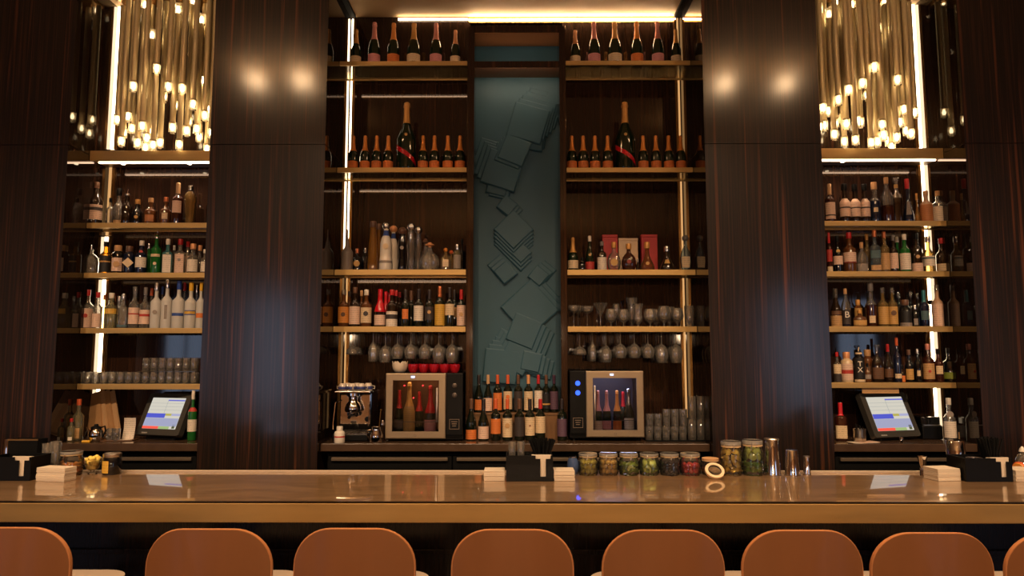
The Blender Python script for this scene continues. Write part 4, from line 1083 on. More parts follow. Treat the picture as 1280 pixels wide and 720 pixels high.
KN = {'wine': ('wine_glass', 'wine glass'), 'bigwine': ('wine_glass', 'large wine glass'), 'coupe': ('coupe_glass', 'coupe glass'), 'flute': ('champagne_flute', 'flute glass'), 'martini': ('martini_glass', 'martini glass'),
      'snifter': ('brandy_snifter', 'brandy snifter'), 'hurricane': ('hurricane_glass', 'tall hurricane glass'), 'tumbler': ('tumbler', 'tumbler'), 'cut': ('tumbler', 'cut tumbler')}
# standing glasses, far left of right bay shelf
for i, (x, w, h, kind, back) in enumerate([(717.2, 15, 26, 'coupe', 0), (722.5, 14, 25.5, 'coupe', 1), (734, 16, 25, 'coupe', 0), (750.5, 19, 29, 'martini', 0), (763.7, 14.5, 21.5, 'snifter', 0), (770.3, 10, 28, 'flute', 1), (779.3, 14.5, 21, 'snifter', 0),
                                        (790, 15, 35.5, 'hurricane', 1), (797.5, 14, 28, 'hurricane', 0), (812.5, 16.4, 21.5, 'snifter', 0), (820, 16, 21, 'snifter', 1), (829.8, 16.4, 25, 'snifter', 0), (837, 15, 24, 'snifter', 1), (846.5, 16, 22.5, 'snifter', 0), (861.5, 12, 25.5, 'tumbler', 0)]):
    Y = YM + (.13 if back else 0)
    zb = SHELF['B4'] + .0006
    lab = f'{KN[kind][1]} standing {"behind" if back else "upright"}, {ORD[i + 1]} from left on the stemware shelf'
    single(KN[kind][0], vessel(kind, M(w, Y) / 2, PZ(408 - h, Y) - zb), GLASS, lab, 'glass', (P(x, 395, Y).x, Y, zb), 0, 'glasses standing on the stemware shelf')
# hanging glasses with the metal runners they hang from
def hanging(key, items, side, group, d_from):
    zt = SHELF[key] - .0115
    xs = []
    for i, (x, w, y1, kind) in enumerate(items):
        for rk, Y in enumerate((DM + .07, DM + .165, DM + .255)):
            X = P(x, y1 - 12, DM + .07).x * (1 if rk == 0 else 1)
            zf = zt - .017
            Hh = zf - PZ(y1, DM + .07); R = M(w, DM + .07) / 2 * .98
            R = min(R, .0465)
            lab = f'{KN[kind][1]} hanging upside down, {ORD[i + 1]} column from {d_from}, {("front", "middle", "rear")[rk]} row, {side} rack'
            o = single('hanging_' + KN[kind][0], vessel(kind, R, Hh), GLASS, lab, 'glass', (X, Y, zf), 0, group)
            o.rotation_euler = (PI, 0, 0)
        xs.append(P(x, y1 - 12, DM + .07).x)
    # runners between the columns: each is one thing hung under the shelf
    mids = [xs[0] - .05] + [(p + q) / 2 for p, q in zip(xs, xs[1:])] + [xs[-1] + .05]
    for i, X in enumerate(mids):
        bm = bmesh.new()
        box(bm, -.003, .003, -.126, .126, 0, .0155)
        box(bm, -.010, .010, -.126, .126, -.003, 0)
        single('hanging_glass_rail', bm, BRASS, f'thin metal glass rail, {ORD[i + 1]} from left in the {side} hanging rack', 'rail', (X, DM + .165, zt - .0165 - .0), 0, 'glass rails of the ' + side + ' rack')
hanging('A4', [(441, 19, 443, 'coupe'), (466.5, 13.5, 452, 'flute'), (481.7, 16, 453, 'wine'), (496.8, 17, 448.5, 'wine'), (513.3, 16.5, 448.5, 'wine'), (531, 17, 448.5, 'wine'), (548.3, 16, 453.5, 'bigwine'), (565, 16, 453.5, 'bigwine')], 'left', 'wine glasses hanging in the left rack', 'left')
hanging('B4', [(724.7, 17, 443.5, 'coupe'), (740.8, 10, 451.5, 'flute'), (757.5, 15, 453, 'wine'), (775.5, 17, 447.5, 'wine'), (793, 17, 447.5, 'wine'), (810, 16, 447.5, 'wine'), (827, 16.5, 453.5, 'bigwine'), (845, 17.5, 453.5, 'bigwine')], 'right', 'wine glasses hanging in the right rack', 'left')
# upturned tumblers on the lowest shelf at far left
zb = SHELF['L4'] + .0006
def tumbler(x, y0, w, Y, zb_, h, lab, group, kind='tumbler', flip=True):
    R = M(w, Y) / 2
    o = single('tumbler', vessel(kind, R, h), GLASS, lab, 'glass', (P(x, y0, Y).x, Y, zb_ + (h if flip else 0)), 0, group)
    if flip: o.rotation_euler = (PI, 0, 0)
    return o
hT = M(15.2, DS + .06)
g1 = 'upturned tumblers on the far-left bay shelf'
for i in range(8):
    tumbler(99.5 + i * 10.35, 472, 9.9, DS + .06, zb, hT, f'upturned tumbler, {ORD[i + 1]} from left in front of the single-layer tumbler row', g1)
for i in range(7):
    tumbler(108 + i * 10.3, 472, 9.9, DS + .145, zb, hT, f'upturned tumbler, {ORD[i + 1]} from left behind the single-layer tumbler row', g1)
for i in range(7):
    tumbler(182.5 + i * 10.1, 472, 9.8, DS + .06, zb, hT * 1.02, f'upturned tumbler, {ORD[i + 1]} from left, lower layer of the far-left stack', g1)
    tumbler(184.5 + i * 10.1, 472, 9.8, DS + .145, zb, hT * 1.02, f'upturned tumbler, {ORD[i + 1]} from left, rear lower layer of the far-left stack', g1)
sh = thing('glass_tray', 'clear flat tray between the two layers of far-left tumblers', 'tray', ((P(178, 465, DS + .1).x + P(250, 465, DS + .1).x) / 2, DS + .105, zb + hT * 1.02 + .0006))
part('tray_sheet', bbox(-.21, .205, -.075, .075, 0, .003), SHELFGLASS, sh)
z2 = zb + hT * 1.02 + .0042
for i in range(7):
    tumbler(183.5 + i * 10.0, 455, 9.7, DS + .06, z2, hT * 1.08, f'upturned tumbler, {ORD[i + 1]} from left, upper layer of the far-left stack', g1)
# stacked tumblers right of the right cooler
g2 = 'tumblers stacked beside the right wine cooler'
YT = 4.93
tr = thing('drip_mat', 'black rubber mat under the tumblers beside the right cooler', 'mat', (P(849, 550, 4.99).x, 4.99, ZB + .0004))
part('mat_sheet', bbox(-.245, .222, -.115, .20, 0, .006, .002), BLACKM, tr)
bm = bmesh.new(); box(bm, -.247, .224, -.118, -.1152, 0, .010); box(bm, -.247, .224, .2002, .203, 0, .010); part('mat_rim', bm, BLACKM, tr)
z0 = ZB + .0072; hS = M(16.2, YT)
k = 0
for i, x in enumerate((811.5, 822, 832.5, 843, 853.5)):
    tumbler(x, 542, 10.1, YT, z0, hS, f'upturned cut tumbler, {ORD[i + 1]} from left, bottom layer beside the right cooler', g2, 'cut')
    tumbler(x + 1, 542, 10.1, YT + .095, z0, hS, f'upturned cut tumbler, {ORD[i + 1]} from left, rear bottom layer beside the right cooler', g2, 'cut')
zt = z0 + hS + .001
for i, (x, hh) in enumerate(((812, 15.5), (822.4, 15.5), (833, 21), (843.5, 21), (854, 21))):
    tumbler(x, 526, 10, YT, zt, M(hh, YT), f'upturned cut tumbler, {ORD[i + 1]} from left, second layer beside the right cooler', g2, 'cut')
hB = M(25, YT)
for i, x in enumerate((864.8, 876)):
    tumbler(x, 537, 10.8, YT, z0, hB, f'highball glass, {ORD[i + 1]} from left, bottom layer near the right column', g2, 'tumbler')
    tumbler(x, 508, 10.6, YT, z0 + hB + .001, M(28, YT), f'highball glass, {ORD[i + 1]} from left, upper layer near the right column', g2, 'tumbler')
    tumbler(x - 1, 537, 10.8, YT + .1, z0, hB, f'highball glass, {ORD[i + 1]} from left, behind near the right column', g2, 'tumbler')

# ================================================================== wine coolers
def blank(name, bm, mat, parent, off, label=None, smooth=40):
    me = fin(bm, name, smooth); me.transform(Matrix.Translation(Vector(off)))
    return part(name, me, mat, parent, label=label)
LED_BLUE = emitter('led_blue', (.03, .09, 1, 1), 1.3)
LED_WHITE = emitter('led_display', (.45, .55, 1, 1), 1.6)
GLOWTOP = emitter('cooler_lamp_white', (.70, .72, 1, 1), 7)
GLOWRED = emitter('cooler_lamp_red', (1, .04, .04, 1), 2.5)
STEEL_L = pm('steel_door_frame', lin(160, 142, 118), .4, .75, var=.08, vscale=(3, 3, 60))
BADGE = pm('badge_print', lin(120, 104, 90), .5)
def cooler(label, xa, xb, xc, xd, y0, y1, left_panel, lamp, YC):
    """door spans photo x xa..xb, control column xc..xd"""
    Xs = [PXx(v, 510, YC) for v in (xa, xb, xc, xd)]
    lo, hi = min(Xs), max(Xs); cx = (lo + hi) / 2
    zt, zb = PZ(y0, YC) - ZB, PZ(y1, YC) - ZB
    zb = max(zb, .012)
    dx0, dx1 = Xs[0] - cx, Xs[1] - cx
    px0, px1 = Xs[2] - cx, Xs[3] - cx
    dp = .40
    t = thing('wine_cooler', label, 'cooler', (cx, YC, ZB + .0005))
    bm = bmesh.new()           # hollow cabinet: shell panels welded as one outline
    W0, W1 = lo - cx, hi - cx
    for (a0, a1, c0, c1, e0, e1) in ((W0, W1, .03, dp, zt - .012, zt), (W0, W1, .03, dp, zb, zb + .03), (W0, W1, dp - .012, dp, zb + .03, zt - .012),
                                     (W0, W0 + .012, .03, dp - .012, zb + .03, zt - .012), (W1 - .012, W1, .03, dp - .012, zb + .03, zt - .012)):
        box(bm, a0, a1, c0, c1, e0, e1)
    part('cabinet', bm, BLACK, t)
    part('control_column', bbox(px0, px1, .0, .36, zb + .031, zt - .001, .004), BLACK, t)
    for sx in (W0 + .03, W1 - .03):
        for sy in (.06, dp - .05):
            bm = bmesh.new(); lathe(bm, [(0, 0), (.014, 0), (.016, zb), (0, zb)], 10); part('foot', bm, BLACK, t, (sx, sy, 0))
    fw = .047                                     # mitred steel door frame
    d0, d1 = dx0, dx1
    door = part('door_frame', None or fin(mitre(d0, d1, zb + .008, zt - .002, fw, .0, .028), 'door_frame', 20), STEEL_L, t, label='brushed steel door frame')
    part('door_glass', bbox(d0 + fw - .006, d1 - fw + .006, .010, .016, zb + .008 + fw - .006, zt - .002 - fw + .006), PANE, door, label='clear glass pane')
    gx = (d0 + fw + .012) if left_panel else (d1 - fw - .012)
    bm = bmesh.new(); box(bm, gx - .006, gx + .006, -.016, -.006, zb + .12, zt - .10, .002); part('handle', bm, STEEL, door)
    bm = bmesh.new(); box(bm, -.012, .012, -.003, -.0002, -.006, .006); o = part('display', bm, LED_WHITE, door, ((d0 + d1) / 2 - .02, 0, zt - .026), label='small lit display')
    bm = bmesh.new(); lathe(bm, [(.006, 0), (.009, 0), (.009, .003), (.006, .003), (.006, 0)], 16); part('emblem', bm, BADGE, door, ((d0 + d1) / 2, -.0002, zb + .03), (PI / 2, 0, 0))
    pc = (px0 + px1) / 2
    for k, zz in enumerate((zt - .085, zt - .150)):
        bm = bmesh.new(); lathe(bm, [(0, 0), (.017, 0), (.017, .004), (.013, .006), (0, .006)], 18)
        part('dial', bm, LED_BLUE if left_panel else pm('dial_grey', lin(86, 76, 68), .35, .5), t, (pc, -.0005, zz), (PI / 2, 0, 0), label='blue glowing button' if left_panel else 'grey button')
    bm = bmesh.new()
    s = .034
    for (a0, a1, e0, e1) in ((-s, s, s - .003, s), (-s, s, -s, -s + .003), (-s, -s + .003, -s + .003, s - .003), (s - .003, s, -s + .003, s - .003)): box(bm, a0, a1, -.001, 0, e0, e1)
    for k in range(3): box(bm, -s * .6 + .003 * k, s * .6 - .004 * k, -.001, 0, .014 - k * .014, .019 - k * .014)
    part('plate', bm, BADGE, t, (pc, -.0006, zb + .105), label='small square plate with printed frame')
    part('shelf_rail', bbox(d0 + .02, d1 - .02, .036, .041, zb + .115, zb + .119), pm('cooler_shelf_wire', lin(90, 86, 84), .3, .8), t)
    part('inner_floor', bbox(d0 + .02, d1 - .02, .05, dp - .03, zb + .031, zb + .036), BLACKM, t)
    if lamp == 'white':
        part('inner_lamp', bbox(d0 + .05, d1 - .05, .05, .22, zt - .022, zt - .014), GLOWTOP, t, label='cool white lamp under the roof')
        part('back_liner', bbox(d0 + .013, d1 - .013, dp - .016, dp - .0125, zb + .035, zt - .014), pm('liner_grey_blue', lin(52, 54, 66), .35, .3), t)
    else:
        for k in range(5):
            bm = bmesh.new(); lathe(bm, [(0, -.006), (.006, 0), (0, .006)], 10)
            part('inner_lamp', bm, GLOWRED, t, (d0 + .07 + (d1 - d0 - .14) * k / 4, dp - .03, zt - .10 - (.09 if k % 2 else 0)), label='small red lamp')
        part('back_liner', bbox(d0 + .013, d1 - .013, dp - .016, dp - .0125, zb + .035, zt - .014), pm('liner_bronze', lin(110, 72, 44), .35, .6), t)
        part('inner_lamp', bbox(d0 + .06, d1 - .06, .05, .12, zt - .020, zt - .0125), emitter('cooler_lamp_amber', (1, .62, .3, 1), 5), t)
    return t, cx, d0, d1, zb, zt
def mitre(x0, x1, z0, z1, w, y0, y1):
    bm = bmesh.new()
    o = [(x0, z0), (x1, z0), (x1, z1), (x0, z1)]
    i = [(x0 + w, z0 + w), (x1 - w, z0 + w), (x1 - w, z1 - w), (x0 + w, z1 - w)]
    V = lambda p, y: bm.verts.new((p[0], y, p[1]))
    of = [V(p, y0 + .003) for p in o]; ifr = [V(p, y0) for p in i]; ob = [V(p, y1) for p in o]; ib = [V(p, y1) for p in i]
    mid = [V((p[0] + (q[0] - p[0]) * .12, p[1] + (q[1] - p[1]) * .12), y0) for p, q in zip(o, i)]
    for k in range(4):
        j = (k + 1) % 4
        bm.faces.new((of[k], of[j], mid[j], mid[k])); bm.faces.new((mid[k], mid[j], ifr[j], ifr[k]))
        bm.faces.new((ifr[k], ifr[j], ib[j], ib[k])); bm.faces.new((ob[j], ob[k], ib[k], ib[j])); bm.faces.new((of[j], of[k], ob[k], ob[j]))
    return bm
def inside(cool, specs, where, group):
    t, cx, d0, d1, zb, zt = cool
    for i, s in enumerate(specs):
        Y = t.location.y + s.pop('dep')
        d = s.pop('d')
        bottle(zb=ZB + .0005 + zb + (.0365 if not s.pop('up', 0) else .1345), Y=Y, label=f'{d} inside the {where} wine cooler', group=group, **s)
YC = 4.865
c1 = cooler('wine cooler with steel-framed glass door and red glow, left of wine bottles', 481.7, 557, 557.6, 578.5, 466.5, 552, False, 'red', YC)
inside(c1, [dict(x=511.5, w=14, h=62, kind='champ', glass='beige', d='gold sparkling bottle with tall gold foil', lab=(.03, .5, 'gold', 85), foil=(.52, 'gold'), dep=.10, n=22),
            dict(x=538, w=14, h=58, kind='champ', glass='champ', d='sparkling bottle with pink label and red foil', lab=(.04, .28, 'pink', 85), foil=(.42, 'redwax'), dep=.10, n=22),
            dict(x=524, w=11, h=48, kind='champ', glass='champ', d='dark bottle with red neck', foil=(.5, 'red'), dep=.24),
            dict(x=499, w=11, h=50, kind='champ', glass='champ', d='dim dark bottle', lab=(.04, .28, 'dark', 80), foil=(.55, 'red'), dep=.24)], 'left', 'bottles in the left cooler')
c2 = cooler('wine cooler with steel-framed glass door and blue glow, right of wine bottles', 732.8, 805, 712.5, 732.3, 463.6, 548, True, 'white', YC + .02)
inside(c2, [dict(x=747.5, w=10.6, h=50, kind='champ', glass='champ', d='sparkling bottle with pale pink label at left', lab=(.04, .26, 'pinkwhite', 85), foil=(.5, 'pink'), dep=.10),
            dict(x=758.5, w=10.6, h=50, kind='champ', glass='champ', d='sparkling bottle with pink label and foil', lab=(.06, .27, 'pink', 85), foil=(.5, 'pink'), dep=.10),
            dict(x=771.5, w=10.6, h=50, kind='champ', glass='champ', d='sparkling bottle with orange label and foil', lab=(.04, .28, 'orange', 85), foil=(.5, 'orange'), dep=.10),
            dict(x=786, w=13, h=52, kind='champ', glass='champ', d='sparkling bottle with white shield label', lab=(.06, .32, 'white', 60), foil=(.62, 'silver'), dep=.10),
            dict(x=779, w=11, h=46, kind='champ', glass='champ', d='dark rear bottle', foil=(.6, 'red'), dep=.25)], 'right', 'bottles in the right cooler')
# red glass votives and a pale scalloped bowl on the left cooler
zt1 = ZB + .0005 + c1[5] + .0006
redg = pm('glass_red', (.62, .015, .03, 1), .05, trans=.55, ior=1.4)
def scallop(R, Hh, n=24, lobes=6, amp=.12, up=.1):
    bm = bmesh.new(); rings = []
    for (r, z) in [(.45, 0), (.62, .02), (.9, .35), (1, .7), (.97, 1), (.92, .99), (.9, .7), (.78, .36), (.5, .12)]:
        row = []
        for k in range(n):
            a = 2 * PI * k / n
            rr = R * r * (1 + amp * .5 * math.cos(lobes * a) * z); zz = Hh * z * (1 + up * math.cos(lobes * a) * z)
            row.append(bm.verts.new((rr * math.cos(a), rr * math.sin(a), zz)))
        rings.append(row)
    for p, q in zip(rings, rings[1:]):
        for k in range(n): bm.faces.new((p[k], p[(k + 1) % n], q[(k + 1) % n], q[k]))
    bm.faces.new(list(reversed(rings[0]))); bm.faces.new(rings[-1])
    return fin(bm, 'bowl', 50)
single('scalloped_bowl', scallop(M(19, 4.95) / 2, M(12.5, 4.95), 36, 6, .1, .16), pm('bowl_pearl', lin(206, 190, 168), .25, coat=.3), 'pale scalloped bowl on top of the left wine cooler', 'bowl', (P(500, 460, 4.95).x, 4.95, zt1))
rv = scallop(M(13, 4.95) / 2, M(10.5, 4.95), 32, 8, .08, .05)
for i, x in enumerate((516.5, 529.5, 542.5, 555.5, 568.5)):
    single('red_votive', rv, redg, f'red glass votive cup, {ORD[i + 1]} from left on the left wine cooler', 'cup', (P(x, 460, 4.95).x, 4.95, zt1), 0, 'red glass votives on the cooler')
for i, x in enumerate((523, 536, 549, 562)):
    single('red_votive', rv, redg, f'red glass votive cup, {ORD[i + 1]} from left, rear row on the left cooler', 'cup', (P(x, 460, 4.95).x, 5.045, zt1), 0, 'red glass votives on the cooler')

# ================================================================== espresso machine
YE = 4.92
X0, X1 = PXx(418.5, 510, YE), PXx(463, 510, YE)
ex = (X0 + X1) / 2; hw = (X1 - X0) / 2; ze = PZ(489, YE) - ZB
em = thing('espresso_machine', 'black and chrome espresso machine left of the left wine cooler', 'coffee machine', (ex, YE, ZB + .0005))
part('body', bbox(-hw + .008, hw - .008, .09, .33, .05, ze - .012, .01), BLACKG, em)
part('front_plate', bbox(-hw + .018, hw - .018, .084, .0895, .105, ze - .03, .002), CHROME, em)
part('cup_tray', bbox(-hw, hw, -.02, .335, ze - .0115, ze, .003), CHROME, em)
bm = bmesh.new(); lathe(bm, [(0, 0), (.05, 0), (.056, .01), (.056, .03), (.046, .055), (.030, .075), (.030, .10), (.046, .112), (.046, .13), (0, .13)], 24)
part('group_head', bm, CHROME, em, (-.004, .03, ze - .145))
bm = bmesh.new()
for k in range(5): lathe(bm, [(.026, .0 + k * .011), (.036, .004 + k * .011), (.026, .008 + k * .011)], 20)
part('lever_spring', bm, CHROME, em, (-.004, .03, ze - .07))
bm = bmesh.new(); lathe(bm, [(0, 0), (.032, 0), (.040, .012), (.040, .03), (0, .03)], 24)
pf = part('portafilter', bm, CHROME, em, (-.004, .03, ze - .178))
bm = bmesh.new(); tube(bm, [(0, -.036, .016), (0, -.07, .014), (.004, -.13, .006)], .011, 10); part('handle', bm, BLACK, pf)
part('drip_tray', bbox(-hw + .002, hw - .002, -.06, .10, .004, .048, .006), BLACK, em)
bm = bmesh.new()
for k in range(9): box(bm, -hw + .02 + k * .026, -hw + .030 + k * .026, -.05, .08, .0485, .052)
box(bm, -hw + .012, hw - .012, -.056, -.05, .0485, .052); box(bm, -hw + .012, hw - .012, .08, .086, .0485, .052)
part('drip_grate', bm, STEEL, em)
bm = bmesh.new(); tube(bm, [(-hw + .02, .07, ze - .07), (-hw - .004, .03, ze - .08), (-hw - .012, .01, .12), (-hw - .008, 0, .075)], .0055, 8); part('steam_wand', bm, CHROME, em)
bm = bmesh.new(); lathe(bm, [(0, 0), (.016, 0), (.018, .018), (0, .02)], 14); part('steam_knob', bm, BLACK, em, (hw - .035, .083, .14), (PI / 2, 0, 0))
bm = bmesh.new(); tube(bm, [(hw - .018, .08, ze - .08), (hw - .01, .02, ze - .10), (hw - .012, .0, .10)], .004, 8); part('hot_water_spout', bm, CHROME, em)
bm = bmesh.new()
tube(bm, [(-hw + .01, -.01, ze + .012), (hw - .01, -.01, ze + .012)], .003, 6); part('tray_rail', bm, CHROME, em)
# cups lying on the machine
cupw = pm('cup_glazed', lin(205, 190, 172), .2, coat=.5); cupb = pm('cup_blue_band', lin(58, 66, 120), .3)
def cup(x, Y, rz, i, lab):
    R, Hh = .030, .052
    t = thing('espresso_cup', lab, 'cup', (P(x, 482, Y).x, Y, ZB + .0005 + ze + .0006 + .0), 0, 'cups on the espresso machine')
    bm = bmesh.new(); lathe(bm, [(0, Hh), (.018, Hh), (.024, Hh - .006), (R, .014), (R, 0), (R - .003, 0), (R - .003, .014), (.020, Hh - .008), (0, Hh - .005)], 20)
    part('cup_body', bm, cupw, t)
    bm = bmesh.new(); lathe(bm, [(R + .0006, .008), (R + .0006, .016), (.0275, .030), (.0268, .030), (R - .001, .012)], 20); part('blue_band', bm, cupb, t, label='blue painted band')
    bm = bmesh.new(); tube(bm, [(R - .004, 0, .012), (R + .014, 0, .012), (R + .016, 0, .028), (R - .006, 0, .034)], .003, 6); part('handle', bm, cupw, t, rot=(0, 0, rz))
for i, (x, Y, rz) in enumerate(((428.5, 4.95, 2.8), (440, 4.95, -1.2), (451.5, 4.95, .5), (460.5, 5.02, .3), (434, 5.03, 2.5), (446, 5.03, -1.0))):
    cup(x, Y, rz, i, f'upturned white and blue espresso cup, {ORD[i + 1]} placed on the espresso machine' if 0 else ['white and blue cup at the left end of the espresso machine top', 'white and blue cup, second in front on the espresso machine', 'white and blue cup, third in front on the espresso machine', 'white and blue cup at the right end of the espresso machine', 'white and blue cup behind, left on the espresso machine', 'white and blue cup behind, middle of the espresso machine'][i])
# small white bottle with red band, chrome jug, dark cylinder
Yb = 4.80
wbt = thing('plastic_bottle', 'small white plastic bottle with red band before the espresso machine', 'bottle', (P(424.5, 545, Yb).x, Yb, ZB + .0006))
hb = M(20, Yb)
bm = bmesh.new(); lathe(bm, [(0, 0), (.033, 0), (.035, .003), (.035, hb * .60), (.031, hb * .68), (.018, hb * .74), (.018, hb * .78), (0, hb * .78)], 22); part('bottle_body', bm, CAPS['white'], wbt)
bm = bmesh.new(); lathe(bm, [(.0353, hb * .34), (.0356, hb * .34), (.0356, hb * .42), (.0353, hb * .42), (.0353, hb * .34)], 22); part('red_band', bm, CAPS['red'], wbt, label='red band')
bm = bmesh.new(); lathe(bm, [(0, hb * .76), (.021, hb * .76), (.021, hb * .97), (.019, hb), (0, hb)], 22); part('cap', bm, CAPS['white'], wbt)
jg = thing('steel_jug', 'small polished steel jug with brass spoon beside the left cooler', 'jug', (P(470, 545, 4.81).x, 4.81, ZB + .0006))
bm = bmesh.new(); lathe(bm, [(0, 0), (.038, 0), (.044, .008), (.044, .05), (.034, .078), (.030, .098), (.033, .104), (.031, .104), (.028, .098), (.032, .078), (.04, .05), (.04, .01), (0, .006)], 24); part('jug_body', bm, CHROME, jg)
bm = bmesh.new(); tube(bm, [(-.03, 0, .085), (-.056, 0, .082), (-.060, 0, .045), (-.042, 0, .025)], .004, 8); part('handle', bm, CHROME, jg)
sp_ = thing('bar_spoon', 'thin brass bar spoon standing in the small steel jug', 'spoon', (P(473, 545, 4.81).x, 4.815, ZB + .016))
bm = bmesh.new(); tube(bm, [(-.005, 0, 0), (.012, 0, .195)], .003, 8); part('shaft', bm, BRASS, sp_)
bm = bmesh.new(); lathe(bm, [(0, -.007), (.006, -.003), (.007, .003), (0, .008)], 10); part('knob', bm, BRASS, sp_, (.0126, 0, .2))
gr = thing('pepper_mill', 'slim dark mill between the steel jug and the left cooler', 'mill', (P(478.3, 545, 4.88).x - .004, 4.90, ZB + .0006))
bm = bmesh.new(); lathe(bm, [(0, 0), (.017, 0), (.018, .03), (.013, .07), (.016, .10), (.016, .106), (0, .106)], 16); part('mill_body', bm, G['dark'], gr)
bm = bmesh.new(); lathe(bm, [(0, .1065), (.016, .1065), (.017, .125), (.010, .14), (0, .142)], 16); part('mill_top', bm, CHROME, gr)
# ================================================================== tills
def till(label, corners_top, corners_bot, Yb, yaw, lean, foot_y):
    """screen centre taken from its photo corners; it leans back and is turned by yaw"""
    xc = (sum(corners_top) + sum(corners_bot)) / 4
    w = M((corners_top[1] - corners_top[0] + corners_bot[1] - corners_bot[0]) / 2, Yb) / math.cos(yaw)
    t = thing('till_screen', label, 'till', (P(xc, 530, Yb).x, Yb, ZB + .0006), yaw, 'touch-screen tills')
    h = w * .79
    zc = PZ(518, Yb) - ZB + .006
    def tilt(me):
        me.transform(Matrix.Translation((0, 0, zc)) @ Matrix.Rotation(-lean, 4, 'X')); return me
    bm = bmesh.new(); prism(bm, rrect(w + .085, h + .080, .018, 5, 0, -.004), 0, .045)
    part('housing', tilt(fin(bm, 'housing', 30)), pm('till_housing', lin(58, 56, 52), .4), t)
    bm = bmesh.new(); box(bm, -.16, .16, .046, .085, -.12, .12, .01); part('rear_cover', tilt(fin(bm, 'rear_cover', 30)), BLACK, t)
    scr = emitter('till_screen_face', lin(205, 200, 186), .5) if 'till_screen_face' not in MATS else MATS['till_screen_face']
    bm = bmesh.new(); box(bm, -w / 2, w / 2, -.0022, -.0005, -h / 2, h / 2)
    s = part('screen', tilt(fin(bm, 'screen', 0)), scr, t, label='lit screen with coloured button rows')
    def blk(name, u0, u1, v0, v1, col, es):
        k = 'till_' + name
        m_ = MATS.get(k) or emitter(k, col, es * .7)
        bm = bmesh.new(); box(bm, -w / 2 + w * u0, -w / 2 + w * u1, -.0032, -.0023, -h / 2 + h * v0, -h / 2 + h * v1)
        part(name, tilt(fin(bm, name, 0)), m_, s)
    blk('title_bar', .5, 1, .90, .94, lin(96, 100, 190), .8)
    blk('blue_row', 0, .56, .35, .49, lin(78, 84, 186), .8)
    blk('olive_button', .56, .74, .42, .49, lin(170, 160, 80), .8)
    blk('lilac_row', .745, 1, .42, .49, lin(160, 160, 190), .8)
    blk('grey_row', 0, 1, .085, .34, lin(150, 152, 178), .8)
    blk('red_button', 0, .48, 0, .08, lin(226, 84, 66), .85)
    blk('green_button', .485, .8, 0, .08, lin(150, 170, 110), .8)
    blk('dark_button', .88, .96, .02, .15, lin(90, 92, 60), .6)
    for k, v in enumerate((.60, .71, .82)): blk('ruled_line', .0, 1, v, v + .006, lin(150, 156, 156), .7)
    blk('column_line', .497, .503, .5, .90, lin(150, 156, 156), .7)
    bm = bmesh.new(); box(bm, -w * .46, -w * .30, -.0012, -.0003, -h / 2 - .034, -h / 2 - .026); part('badge', tilt(fin(bm, 'badge', 0)), pm('badge_grey', lin(150, 146, 140), .5), t)
    bm = bmesh.new(); box(bm, -.045, .045, .05, .095, .012, zc * .7, .008); part('stem', bm, BLACK, t)
    bm = bmesh.new(); prism(bm, rrect(.26, .20, .03, 5), 0, .014); me = fin(bm, 'foot', 30); me.transform(Matrix.Translation((0, .06, .0)) @ Matrix.Rotation(PI / 2, 4, 'X')); part('foot', me, BLACK, t)
    return t
till('till screen leaning back beside the green bottle, far-left bay', (185, 232.5), (176, 225), 5.00, -.30, .42, 549)
till('till screen leaning back under the lowest shelf, far-right bay', (1083.6, 1134.8), (1090, 1143), 5.00, .30, .42, 549)
# ---- far-left counter: boards, syrup bottles, creamer, glasses, receipt, bottle
def leaning(name, label, cat, xb, yb, w, h, th, lean, yaw, Y, mat, roll=0, group=None):
    t = thing(name, label, cat, (P(xb, yb, Y).x, Y, ZB + .0006), yaw, group)
    bm = bmesh.new(); prism(bm, rrect(w, h, .008, 3, 0, h / 2), 0, th)
    me = fin(bm, 'board', 30); me.transform(Matrix.Rotation(roll, 4, 'Y') @ Matrix.Rotation(-lean, 4, 'X'))
    zmin = min(v.co.z for v in me.vertices); me.transform(Matrix.Translation((0, 0, -zmin)))
    part('cover', me, mat, t)
    bm = bmesh.new(); box(bm, -w * .47, w * .47, .002, th - .002, .004, h - .006)
    bm2 = bmesh.new(); prism(bm2, rrect(w * .96, h * .97, .006, 3, 0, h / 2), -.0012, -.0002); bm.free()
    me = fin(bm2, 'page', 30); me.transform(Matrix.Translation((0, 0, -zmin)) @ Matrix.Rotation(roll, 4, 'Y') @ Matrix.Rotation(-lean, 4, 'X')); part('page', me, mat, t)
    return t
tanb = pm('menu_tan_card', lin(176, 140, 100), .55, var=.12, vscale=(9, 9, 9)); tanb2 = pm('menu_tan_leather', lin(160, 122, 82), .5, var=.12, vscale=(9, 9, 9)); dkb = pm('menu_brown', lin(92, 62, 38), .5)
leaning('menu_folder', 'brown folder standing rearmost among the tan menus', 'menu', 96, 549, .13, .33, .012, .02, -.4, 5.145, dkb, -.05)
for k, (lab_, roll, hh_, mm_) in enumerate((('tan menu leaning hardest, nearest the receipt stand', -0.41, .34, tanb), ('tan menu leaning, second from the receipt stand', -0.38, .345, tanb2), ('tan menu leaning, third from the receipt stand', -0.35, .345, tanb), ('tan menu standing steepest, beside the tall syrup bottle', -0.29, .335, tanb2))):
    leaning('menu_folder', lab_, 'menu', 141 - 7.6 * k, 549, .14, hh_ - .03,   .011, .10, -.38, 5.05 + .005 * k, mm_, roll, 'tan menus')
Yc = 4.94
bottle(97.5, 12.5, 50, 'sp', 'pale', Yc, ZB + .0006, 'tall syrup bottle with orange cork, left of the tan menus', 'bottle', 'syrup bottles', cap='orangecap', lab=(.05, .3, 'tan', 30))
